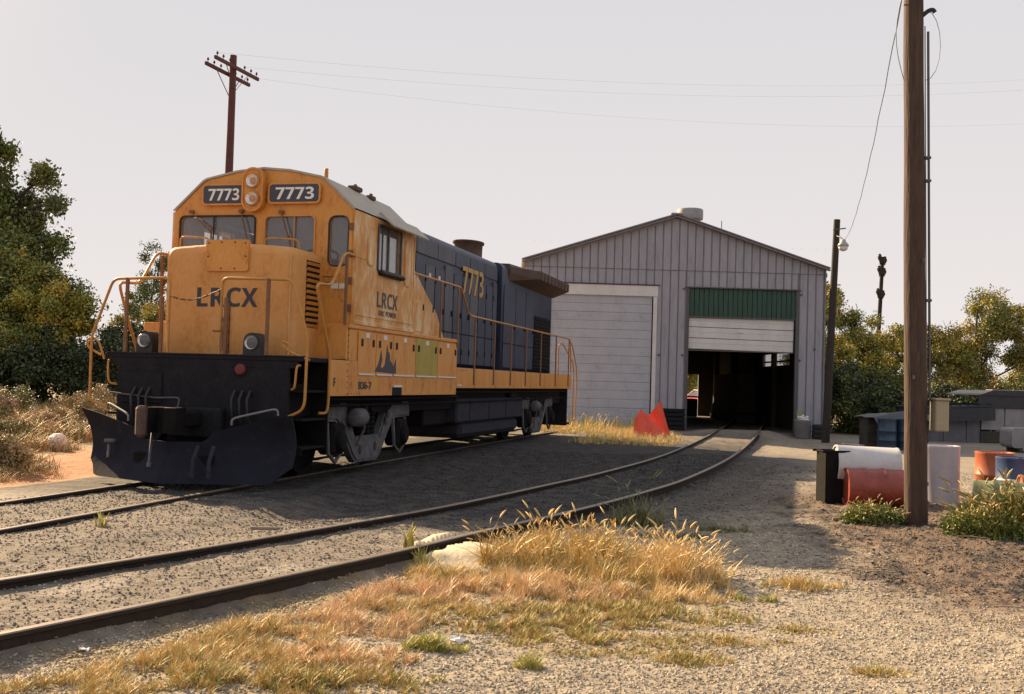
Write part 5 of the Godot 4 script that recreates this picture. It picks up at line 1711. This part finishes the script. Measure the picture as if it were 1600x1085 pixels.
func make_poles() -> void:
	# near pole
	var at := Vector3(5.26, -.3, -13.94)
	var t := thing("utility_pole", "thick brown wooden utility pole in the right foreground beside the drums", "utility pole", at)
	var top := Vector3(-.20, 9.3, -.05)
	round_pole(t, top, .148, .115, M.pole_wood)
	var b := Build.new()
	var cx := func(y: float) -> float: return top.x * y / top.y
	var pts := []
	for y in [1.6, 2.5, 3.6, 4.6, 5.6, 6.4]: pts.append(Vector3(cx.call(y) + .165, y, .03))
	b.tube(pts, .017, 8)
	put("conduit", b, M.steel_dark, t)
	b = Build.new()
	pts = []
	for y in [1.6, 2.5, 3.9, 5.0, 6.0, 6.5]: pts.append(Vector3(cx.call(y) + .155, y, -.05))
	b.tube(pts, .008, 6)
	put("cable", b, M.wire_grey, t)
	for y in [2.9, 4.45, 4.75]:
		b = Build.new()
		b.box(Vector3(cx.call(y) + .15, y, .02), Vector3(.08, .035, .09), .008)
		put("clamp", b, M.steel_dark, t)
	b = Build.new()
	b.box(Vector3(.245, 1.42, .06), Vector3(.17, .40, .22), .015)
	b.box(Vector3(.245, 1.63, .06), Vector3(.20, .03, .26), .008)
	put("meter_box", b, M.tan_box, t)
	pipe(t, "hook", [Vector3(cx.call(6.6) + .08, 6.60, .02), Vector3(cx.call(6.6) + .17, 6.68, .02), Vector3(cx.call(6.6) + .23, 6.70, .02), Vector3(cx.call(6.6) + .26, 6.66, .02)], .028, M.pole_dark)
	b = Build.new()
	pts = []
	for k in 9:
		var a := -PI / 2 + PI * k / 8.0 * 1.0
		pts.append(Vector3(-.14 + .14 + cos(a) * .19, 6.22 + sin(a) * .46, .03))
	b.tube(pts, .005, 6)
	pts = []
	for k in 8:
		var u := k / 7.0
		pts.append(Vector3(-.27 - .09 * sin(u * PI) - .05 * u, 5.75 + u * 1.1, .02))
	b.tube(pts, .006, 6)
	put("wire_loops", b, M.wire_blue, t)
	b = Build.new()
	for e in [[.55, .09], [1.9, -.07], [3.4, .05]]: b.box(Vector3(cx.call(e[0]) + e[1], e[0], .135), Vector3(.03, .05, .02), .006)
	put("nails", b, M.steel_dark, t)
	# lamp pole by the shed
	at = Vector3(11.2, -.42, -38.4)
	t = thing("lamp_pole", "dark leaning wooden pole with a round lamp at the shed's right corner", "pole", at)
	round_pole(t, Vector3(.29, 7.95, -.1), .145, .115, M.pole_dark)
	b = Build.new()
	b.tube([Vector3(.26, 7.35, 0), Vector3(.30, 7.28, .25), Vector3(.36, 7.18, .38)], .025, 7)
	b.bar(Vector3(.1, 7.55, .1), Vector3(.55, 7.62, .1), .04, .04)
	put("lamp_arm", b, M.steel_dark, t)
	b = Build.new()
	b.lathe([Vector2(0, .22), Vector2(.07, .20), Vector2(.10, .10), Vector2(.17, .04), Vector2(.20, -.04), Vector2(.17, -.06)], 16, Transform3D(Basis.IDENTITY, Vector3(.38, 6.98, .40)))
	var hd := put("lamp_hood", b, M.galv, t)
	b = Build.new()
	b.lathe([Vector2(.16, 0), Vector2(.17, -.05), Vector2(.13, -.13), Vector2(.05, -.17), Vector2(0, -.175)], 16, Transform3D(Basis.IDENTITY, Vector3(.38, 6.93, .40)))
	put("lamp_glass", b, M.litter_white, hd)
	for y in [5.6, 4.9, 3.0]:
		b = Build.new()
		b.box(Vector3(.29 * y / 8 + .17, y, .02), Vector3(.12, .04, .05), .01)
		put("step_peg", b, M.steel_dark, t)
	# telegraph pole behind the engine
	at = Vector3(-10.72, -.2, -40.0)
	t = thing("telegraph_pole", "reddish telegraph pole with two crossarms rising behind the engine", "telegraph pole", at)
	round_pole(t, Vector3(.0, 13.45, 0), .19, .125, M.pole_red)
	var d := Vector3(.297, 0, -.955)
	var sd := Vector3(.955, 0, .297)
	for e in [[-.19, 12.75], [.19, 12.95]]:
		b = Build.new()
		var c: Vector3 = sd * e[0] + Vector3.UP * e[1]
		b.bar(c - d * 1.5, c + d * 1.5, .10, .13, .015)
		var arm := put("crossarm", b, M.pole_red, t)
		for k in [-1.35, -.95, -.5, .5, .95, 1.35]:
			b = Build.new()
			b.lathe([Vector2(.015, 0), Vector2(.015, .10), Vector2(.055, .11), Vector2(.06, .16), Vector2(.035, .18), Vector2(.045, .21), Vector2(0, .24)], 9, Transform3D(Basis.from_scale(Vector3(.75, .8, .75)), c + d * k + Vector3.UP * .06))
			put("insulator", b, M.pole_dark, arm)
		b = Build.new()
		for k in [-1.0, 1.0]: b.bar(c + d * .75 * k - Vector3.UP * .06, sd * e[0] * .6 + Vector3.UP * (e[1] - .85), .03, .012)
		put("brace", b, M.steel_dark, arm)
	b = Build.new()
	b.box(Vector3(.2, 8.0, .1), Vector3(.16, .05, .05), .01)
	put("step_peg", b, M.steel_dark, t)
	# end-on pole
	at = Vector3(20.15, -.45, -60.0)
	t = thing("telegraph_pole", "slim dark pole with three knobbly crossarms seen end-on at the right", "telegraph pole", at)
	round_pole(t, Vector3(.34, 9.4, 0), .15, .10, M.pole_dark)
	for y in [9.1, 8.45, 7.2]:
		b = Build.new()
		var c := Vector3(.34 * y / 9.4, y, 0)
		var dd := Vector3(.34, 0, -.94)
		b.bar(c - dd * .9, c + dd * .9, .30, .14, .01)
		var arm := put("crossarm", b, M.pole_dark, t)
		for k in [-.8, -.3, .3, .8]:
			b = Build.new()
			b.lathe([Vector2(.05, 0), Vector2(.10, .10), Vector2(.13, .18), Vector2(.07, .24), Vector2(.09, .32), Vector2(0, .36)], 8, Transform3D(Basis.IDENTITY, c + dd * k + Vector3(.13 * signf(k), .02, 0)))
			put("insulator", b, M.pole_dark, arm)
	# wires
	var wl := ["highest faint wire across the sky from the telegraph pole", "middle faint wire across the sky from the telegraph pole", "lowest faint wire across the sky from the telegraph pole"]
	for k in 3:
		var a: Vector3 = Vector3(-10.72, -.2, -40.0) + Vector3.UP * (13.15 - (.12 if k == 2 else 0.0)) + d * [-1.35, .5, 1.35][k] + sd * [.19, .19, -.19][k]
		var e := Vector3(52, [23.5, 22.8, 20.6][k], -62)
		b = Build.new()
		pts = []
		for i in 41:
			var u := i / 40.0
			pts.append(a.lerp(e, u) - Vector3.UP * 4.0 * u * (1 - u) * [2.2, 2.1, 2.4][k])
		b.tube(pts, .0026, 5)
		tag(put("overhead_wire", b, M.wire_grey), wl[k], "wire", "faint overhead wires")
	b = Build.new()
	var a2 := Vector3(4.93, 6.5, -13.9)
	var e2 := Vector3(11.6, 6.75, -38.1)
	pts = []
	for i in 33:
		var u := i / 32.0
		pts.append(a2.lerp(e2, u) - Vector3.UP * 4.0 * u * (1 - u) * .75 + Vector3(.006 * sin(u * 60), .005 * sin(u * 43), 0))
	b.tube(pts, .008, 6)
	tag(put("service_wire", b, M.wire_blue), "bluish service wire hanging from the near pole to the lamp pole", "wire")

# ------------------------------------------------------------------ drums and yard things
func drum_mesh(m: Material, ribs := true, r := .29, h := .88) -> ArrayMesh:
	var b := Build.new()
	var pr := [Vector2(0, .02), Vector2(r - .03, .02), Vector2(r - .025, 0), Vector2(r, 0), Vector2(r + .004, .02), Vector2(r - .004, .04)]
	if ribs:
		for y in [.3, .6]:
			pr.append_array([Vector2(r - .004, h * y - .035), Vector2(r + .012, h * y - .012), Vector2(r + .012, h * y + .012), Vector2(r - .004, h * y + .035)])
	pr.append_array([Vector2(r - .004, h - .04), Vector2(r + .004, h - .02), Vector2(r, h), Vector2(r - .025, h), Vector2(r - .03, h - .02), Vector2(0, h - .02)])
	b.lathe(pr, 30)
	b.lathe([Vector2(0, h - .02), Vector2(.03, h - .02), Vector2(.03, h - .004), Vector2(0, h - .004)], 8, Transform3D(Basis.IDENTITY, Vector3(r * .6, 0, 0)))
	return b.mesh(m)

func drum(label: String, m: Material, at: Vector3, lying: bool, turn: float, tilt := 0.0, ribs := true, r := .29, h := .88, called := "oil_drum", cat := "drum", grp := "") -> void:
	var o := place(called, drum_mesh(m, ribs, r, h))
	tag(o, label, cat, grp)
	var bas := Basis(Vector3.UP, turn)
	if lying: bas = bas * Basis(Vector3.BACK, -PI / 2 + tilt)
	o.transform = Transform3D(bas, at + (Vector3.UP * r if lying else Vector3.ZERO))

func make_yard() -> void:
	var gy := func(x: float, z: float) -> float: return ground_y(x, z, false)
	var b: Build
	drum("red lying drum with two hoops in front of the near pole", M.drum_red, Vector3(5.02, -.31, -16.15), true, -.06, 0.0, true, .285, .92)
	drum("white lying drum stacked behind and above the red one", M.drum_white, Vector3(4.98, -.02, -16.55), true, -.08, -.02, false, .30, .93)
	drum("rusty lying drum hidden low behind the red drum", M.drum_rust, Vector3(5.1, -.32, -16.92), true, -.05)
	# dark bin
	var t := thing("steel_bin", "black upright steel bin at the left end of the drums", "bin", Vector3(4.93, -.32, -16.5))
	b = Build.new()
	for e in [[-.17, 0, .02, .36], [.17, 0, .02, .36], [0, -.17, .36, .02], [0, .17, .36, .02]]:
		b.box(Vector3(e[0], .40, e[1]), Vector3(e[2], .80, e[3]), .004)
	b.box(Vector3(0, .04, 0), Vector3(.34, .03, .34))
	put("body", b, M.under, t)
	b = Build.new()
	b.box(Vector3(-.02, .805, .18), Vector3(.44, .035, .03), .006)
	b.box(Vector3(-.02, .805, -.18), Vector3(.44, .035, .03), .006)
	b.box(Vector3(-.18, .802, 0), Vector3(.03, .03, .36), .006)
	put("rim", b, M.under, t)
	t.rotation.y = .12
	drum("cloudy white plastic barrel standing right of the near pole", M.cloudy_plastic, Vector3(6.72, -.32, -16.9), false, 0, 0, false, .30, .92, "plastic_barrel", "barrel")
	drum("orange drum standing behind the blue drum at the right edge", M.drum_orange, Vector3(7.58, -.36, -16.9), false, .4)
	drum("blue drum with a pale hoop standing before the orange drum", M.drum_blue, Vector3(7.50, -.38, -16.0), false, .9)
	drum("pale green lying drum with its end towards the pole", M.drum_green, Vector3(6.32, -.33, -14.75), true, -.42)
	drum("rusty red lying drum behind the weeds at the right edge", M.drum_rust, Vector3(7.05, -.26, -14.95), true, -.25)
	b = Build.new()
	b.lathe([Vector2(.292, 0), Vector2(.306, .008), Vector2(.306, .028), Vector2(.292, .036)], 30, Transform3D(Basis.IDENTITY, Vector3(7.50, .15, -16.0)))
	tag(put("drum_hoop", b, M.litter_white), "pale metal hoop round the blue drum", "hoop")
	# blue barrels in the distance
	var names := ["left of the two blue barrels standing under the dark cover", "right of the two blue barrels standing under the dark cover"]
	for k in 2: drum(names[k], M.barrel_blue, Vector3(12.2 + k * .64, -.44, -35.0 - k * .1), false, k, 0, true, .30, 1.0, "blue_barrel", "barrel", "blue barrels under the dark cover")
	b = Build.new()
	var cover := []
	for i in 9:
		var row := []
		for j in 7:
			var u := i / 8.0
			var v := j / 6.0
			row.append(Vector3(11.95 + u * 2.2, .52 + .28 * sin(u * 2.6 + .2) * (1 - .4 * v) + .05 * na.get_noise_2d(u * 300, v * 300) - (.25 if j == 0 else 0.0), -35.1 - v * 2.6))
		cover.append(row)
	for i in 8:
		for j in 6:
			b.quad(cover[i][j], cover[i + 1][j], cover[i + 1][j + 1], cover[i][j + 1], Vector3.UP, 1)
			var e := Vector3(0, -.02, 0)
			b.quad(cover[i][j] + e, cover[i + 1][j] + e, cover[i + 1][j + 1] + e, cover[i][j + 1] + e, Vector3.DOWN, 2)
	tag(put("tarpaulin", b, M.tarp_dark), "dark tarpaulin draped over things behind the blue barrels", "tarpaulin")
	for e in [[12.55, -36.9, "left"], [13.6, -36.9, "right"]]:
		b = Build.new()
		b.box(Vector3(e[0], .05, e[1]), Vector3(1.0, 1.0, .9), .03)
		for k in 3: b.box(Vector3(e[0], -.2 + k * .30, e[1] + .46), Vector3(1.0, .1, .03), .005)
		tag(put("crate", b, M.interior), "dark crate under the tarpaulin behind the %s blue barrel" % e[2], "crate")
	# low sheds at the right
	t = thing("lean_to", "low lean-to with a dark ribbed roof right of the near pole", "lean-to", Vector3(17.2, -.45, -42))
	b = Build.new()
	b.box(Vector3(.2, .62, -1.2), Vector3(3.0, 1.3, 2.2), .01)
	put("wall", b, M.shack_wall, t)
	b = Build.new()
	b.prism(PackedVector2Array([Vector2(-1.4, 1.25), Vector2(1.5, 1.42), Vector2(1.5, 1.50), Vector2(-1.4, 1.32)]), 2.9, Transform3D(Basis.IDENTITY, Vector3(0, 0, -2.7)))
	b.bar(Vector3(-1.4, 1.0, .30), Vector3(1.5, 1.15, .30), .03, .5)
	var rf := put("roof", b, M.tarp_dark, t)
	for k in 8:
		b = Build.new()
		var x := -1.3 + k * .38
		b.bar(Vector3(x, 1.35 + (x + 1.4) * .06, .22), Vector3(x, 1.35 + (x + 1.4) * .06, -2.6), .04, .04)
		put("roof_rib", b, M.tarp_dark, rf)
	b = Build.new()
	for k in 4: b.box(Vector3(-1.2 + k * .9, .62, -.08), Vector3(.07, 1.24, .06), .01)
	put("wall_batten", b, M.shack_wall, t)
	t = thing("grey_shack", "grey panelled shack with a black overhanging roof at the right edge", "shack", Vector3(20.6, -.45, -42))
	b = Build.new()
	b.box(Vector3(0, .75, -1.6), Vector3(4.6, 1.4, 3.0))
	put("wall", b, M.shack_pale, t)
	for k in 5:
		b = Build.new()
		b.box(Vector3(-1.84 + k * .92, .95, -.07), Vector3(.88, .86, .05), .015)
		put("wall_panel", b, M.shack_pale, t)
	b = Build.new()
	b.box(Vector3(0, .25, -.06), Vector3(4.6, .44, .06))
	put("plinth", b, M.interior, t)
	b = Build.new()
	b.box(Vector3(0, 1.62, -.02), Vector3(4.9, .50, .10), .01)
	b.prism(PackedVector2Array([Vector2(-2.45, 1.86), Vector2(-1.9, 2.06), Vector2(2.45, 2.02), Vector2(2.45, 1.84)]), 3.3, Transform3D(Basis.IDENTITY, Vector3(0, 0, -3.2)))
	put("roof", b, M.tarp_dark, t)
	b = Build.new()
	b.box(Vector3(.1, 2.075, -.3), Vector3(4.0, .03, .6), .01)
	put("roof_edge", b, M.galv, t)
	t = thing("white_tank", "pale rounded tank on skids before the grey shack", "tank", Vector3(17.3, -.42, -36.0))
	b = Build.new()
	b.prism(rect(-.8, .12, .9, .78, .14, 4), .9, Transform3D(Basis.IDENTITY, Vector3(0, 0, -.45)))
	put("body", b, M.shack_pale, t)
	b = Build.new()
	b.box(Vector3(-.5, .06, 0), Vector3(.1, .14, 1.0))
	b.box(Vector3(.6, .06, 0), Vector3(.1, .14, 1.0))
	put("skid", b, M.interior, t)
	# red folded sheet before the shed
	t = thing("red_sheet", "bright red-orange folded sheet standing in two peaks before the shed", "tarpaulin", Vector3(4.5, -.22, -34.5))
	for side in 2:
		b = Build.new()
		var gx := []
		for i in 13:
			var row := []
			for j in 11:
				var u := i / 12.0
				var v := j / 10.0
				var p: Vector3
				if side == 0:      # left flap, leaning across in front
					var topy := lerpf(.55, .88, u / .16) if u < .16 else lerpf(.88, .10, (u - .16) / .84)
					p = Vector3(-.62 + u * 1.14 + .05 * v * (1.0 - u), topy * v, .42 + .16 * (1 - v) - .30 * u)
				else:              # taller flap behind, its peak over to the right
					var topy := lerpf(.46, 1.14, u)
					p = Vector3(lerpf(-.22, lerpf(.62, .30, v), u), topy * v, -.28 + .42 * u * (1 - .6 * v) + .06 * v)
				p.z += .035 * na.get_noise_2d(p.x * 260, p.y * 260 + side * 90) + .02 * sin(p.x * 17 + p.y * 6)
				row.append(p)
			gx.append(row)
		for i in 12:
			for j in 10:
				b.quad(gx[i][j], gx[i + 1][j], gx[i + 1][j + 1], gx[i][j + 1], Vector3(0, 0, 1), 1)
		put("flap", b, M.tarp_red, t)
	# dark battery crate left of the doorway
	t = thing("dark_crate", "black slatted crate against the wall left of the open doorway", "crate", Vector3(6.22, -.28, -41.3))
	b = Build.new()
	b.box(Vector3(0, .42, 0), Vector3(.74, .80, .7), .01)
	put("body", b, M.under, t)
	for k in 5:
		b = Build.new()
		b.box(Vector3(0, .10 + k * .17, .37), Vector3(.80, .11, .035), .006)
		put("slat", b, M.pilot, t)
	# trash can with junk
	t = thing("trash_can", "dented grey metal can heaped with scrap by the shed's right corner", "trash can", Vector3(11.1, -.42, -41.0))
	b = Build.new()
	b.lathe([Vector2(0, 0), Vector2(.27, 0), Vector2(.29, .05), Vector2(.32, .62), Vector2(.34, .66), Vector2(.33, .70), Vector2(.30, .68), Vector2(.29, .5), Vector2(0, .5)], 20)
	put("can", b, M.fascia, t)
	b = Build.new()
	for k in 7:
		var a := k * 2.4
		b.box(Vector3(cos(a) * .14, .68 + .05 * (k % 3), sin(a) * .14), Vector3(.22, .07, .13), .02, Basis(Vector3(cos(a * 3), .6, sin(a)).normalized(), a))
	put("scrap", b, M.litter_white, t)
	b = Build.new()
	for r in 3:
		b.lathe([Vector2(.16, -.08), Vector2(.28, -.09), Vector2(.31, -.04), Vector2(.31, .04), Vector2(.28, .09), Vector2(.16, .08), Vector2(.16, -.08)], 20, Transform3D(Basis.IDENTITY, Vector3(11.72, -.33 + r * .18, -40.9 + .03 * r)))
	tag(put("tyre_stack", b, M.rubber), "small stack of black tyres right of the trash can", "tyres")
	# boards, litter, rock
	for e in [[12.3, -37.4, 1.9, .35, "long pale board lying in the grass right of the lamp pole"], [11.75, -37.0, .9, -.9, "short pale board lying beside the foot of the lamp pole"], [4.55, -14.2, .62, .15, "weathered stick lying at the foot of the near pole"], [-2.55, -11.55, .34, .1, "small pale splinter between the two tracks"]]:
		b = Build.new()
		b.box(Vector3.ZERO, Vector3(e[2], .035, .10 if e[2] > .8 else .03), .008)
		var o := put("board", b, M.sticker if e[2] > .8 else M.board_wood)
		tag(o, e[4], "board")
		o.position = Vector3(e[0], gy.call(e[0], e[1]) + .03, e[1])
		o.rotation.y = e[3]
	for e in [[1.02, -9.0, .10, "crumpled white paper in the dry grass patch"], [-2.5, -6.5, .035, "white scrap beside the near rail at the left"], [6.05, -11.6, .09, "white cup scrap at the right edge below the weeds"], [-.28, -7.0, .06, "small pale scrap on the gravel before the grass"]]:
		b = Build.new()
		var gx := []
		for i in 5:
			var row := []
			for j in 5: row.append(Vector3((i / 4.0 - .5) * 2 * e[2], .15 * e[2] + .28 * e[2] * rng.randf_range(-1, 1), (j / 4.0 - .5) * 1.4 * e[2]))
			gx.append(row)
		for i in 4:
			for j in 4:
				b.quad(gx[i][j], gx[i + 1][j], gx[i + 1][j + 1], gx[i][j + 1], Vector3.UP)
				var q := Vector3(0, -.004, 0)
				b.quad(gx[i][j] + q, gx[i + 1][j] + q, gx[i + 1][j + 1] + q, gx[i][j + 1] + q, Vector3.DOWN)
		var o := put("litter", b, M.litter_white)
		tag(o, e[3], "litter")
		o.position = Vector3(e[0], gy.call(e[0], e[1]) + .02, e[1])
	b = Build.new()
	b.lathe([Vector2(0, -.1), Vector2(.17, -.05), Vector2(.2, .08), Vector2(.16, .22), Vector2(.08, .28), Vector2(0, .29)], 9, Transform3D(Basis(Vector3.UP, .4).scaled(Vector3(1, 1, .8)), Vector3(-8.5, -.12, -20.4)), -1)
	tag(put("white_rock", b, M.litter_white), "white rock lying among the weeds at the left", "rock")
	# sand heap over the near rail
	b = Build.new()
	var gx := []
	for i in 41:
		var row := []
		for j in 31:
			var u := i / 40.0 * 2 - 1
			var v := j / 30.0 * 2 - 1
			var x := -.42 + u * .72
			var z := -10.45 + v * .75
			var r := Vector2(u, v).length() + .25 * na.get_noise_2d(x * 120, z * 120)
			var xr := xat(RAIL_R, z)
			var hgt := .115 * ss(1.0, .25, r) + .03 * na.get_noise_2d(x * 260, z * 260) * ss(1.0, .6, r)
			if absf(x - xr) < .09: hgt = minf(hgt, .02)
			row.append(Vector3(x, ground_y(x, z, false) - .03 * ss(.75, 1.05, r) - .004 + hgt, z))
		gx.append(row)
	for i in 40:
		for j in 30:
			b.quad(gx[i][j], gx[i + 1][j], gx[i + 1][j + 1], gx[i][j + 1], Vector3.UP, 1)
	tag(put("sand_heap", b, M.sand), "small heap of pale sand spilled over the near rail", "sand")
	# dry sticks on the brown dirt
	for k in 26:
		var x := rng.randf_range(3.2, 6.2)
		var z := rng.randf_range(-13.6, -8.6)
		b = Build.new()
		var l := rng.randf_range(.12, .42)
		b.tube([Vector3(-l / 2, 0, 0), Vector3(-l * .1, .012, .02), Vector3(l / 2, 0, -.01)], [.004, .006, .003], 5)
		var o := put("dry_twig", b, M.board_wood)
		tag(o, "thin dry twig lying on the brown dirt at the right", "twig", "dry twigs on the brown dirt")
		o.position = Vector3(x, ground_y(x, z) + .012, z)
		o.rotation.y = rng.randf_range(-.6, .6)

func _ready() -> void:
	# --- camera, sky, sun
	var cam := Camera3D.new()
	cam.name = "camera"
	cam.fov = 35.6
	cam.near = 0.1
	cam.far = 2500.0
	cam.transform = Transform3D(Basis(Vector3.RIGHT, deg_to_rad(1.8325)) * Basis(Vector3.BACK, deg_to_rad(1.7)), Vector3(0, 1.395, 0))
	add_child(cam)
	cam.current = true
	var env := Environment.new()
	env.tonemap_mode = Environment.TONE_MAPPER_LINEAR
	env.tonemap_exposure = 2.7
	env.background_mode = Environment.BG_SKY
	var sm := ProceduralSkyMaterial.new()
	sm.sky_top_color = lin(.235, .238, .258)
	sm.sky_horizon_color = lin(.330, .307, .296)
	sm.sky_curve = .25
	sm.ground_bottom_color = lin(.12, .105, .09)
	sm.ground_horizon_color = lin(.26, .24, .22)
	sm.sun_angle_max = 60.0
	sm.sun_curve = .12
	var sky := Sky.new()
	sky.sky_material = sm
	env.sky = sky
	env.sdfgi_enabled = true
	env.ssao_enabled = true
	env.ssil_enabled = true
	var we := WorldEnvironment.new()
	we.name = "world"
	we.environment = env
	add_child(we)
	var sun := DirectionalLight3D.new()
	sun.name = "sun"
	sun.light_energy = 1.6
	sun.light_color = Color(1.0, .87, .69)
	sun.light_angular_distance = .5
	sun.shadow_enabled = true
	add_child(sun)
	sun.look_at_from_position(Vector3.ZERO, -Vector3(-.612, .474, -.633))
	# --- noise, materials
	rng.seed = 20240
	na.seed = 3
	na.noise_type = FastNoiseLite.TYPE_SIMPLEX_SMOOTH
	na.frequency = .01
	na.fractal_octaves = 3
	nb.seed = 8
	nb.noise_type = FastNoiseLite.TYPE_SIMPLEX_SMOOTH
	nb.frequency = .01
	nb.fractal_octaves = 2
	var t0 := Time.get_ticks_msec()
	make_materials()
	var t1 := Time.get_ticks_msec()
	make_ground()
	var t2 := Time.get_ticks_msec()
	make_shed()
	make_tracks()
	make_engine()
	make_poles()
	make_car()
	var t3 := Time.get_ticks_msec()
	make_trees()
	make_yard()
	make_grass()
	make_gravel()
	print("ms: materials %d ground %d built %d rest %d" % [t1 - t0, t2 - t1, t3 - t2, Time.get_ticks_msec() - t3])
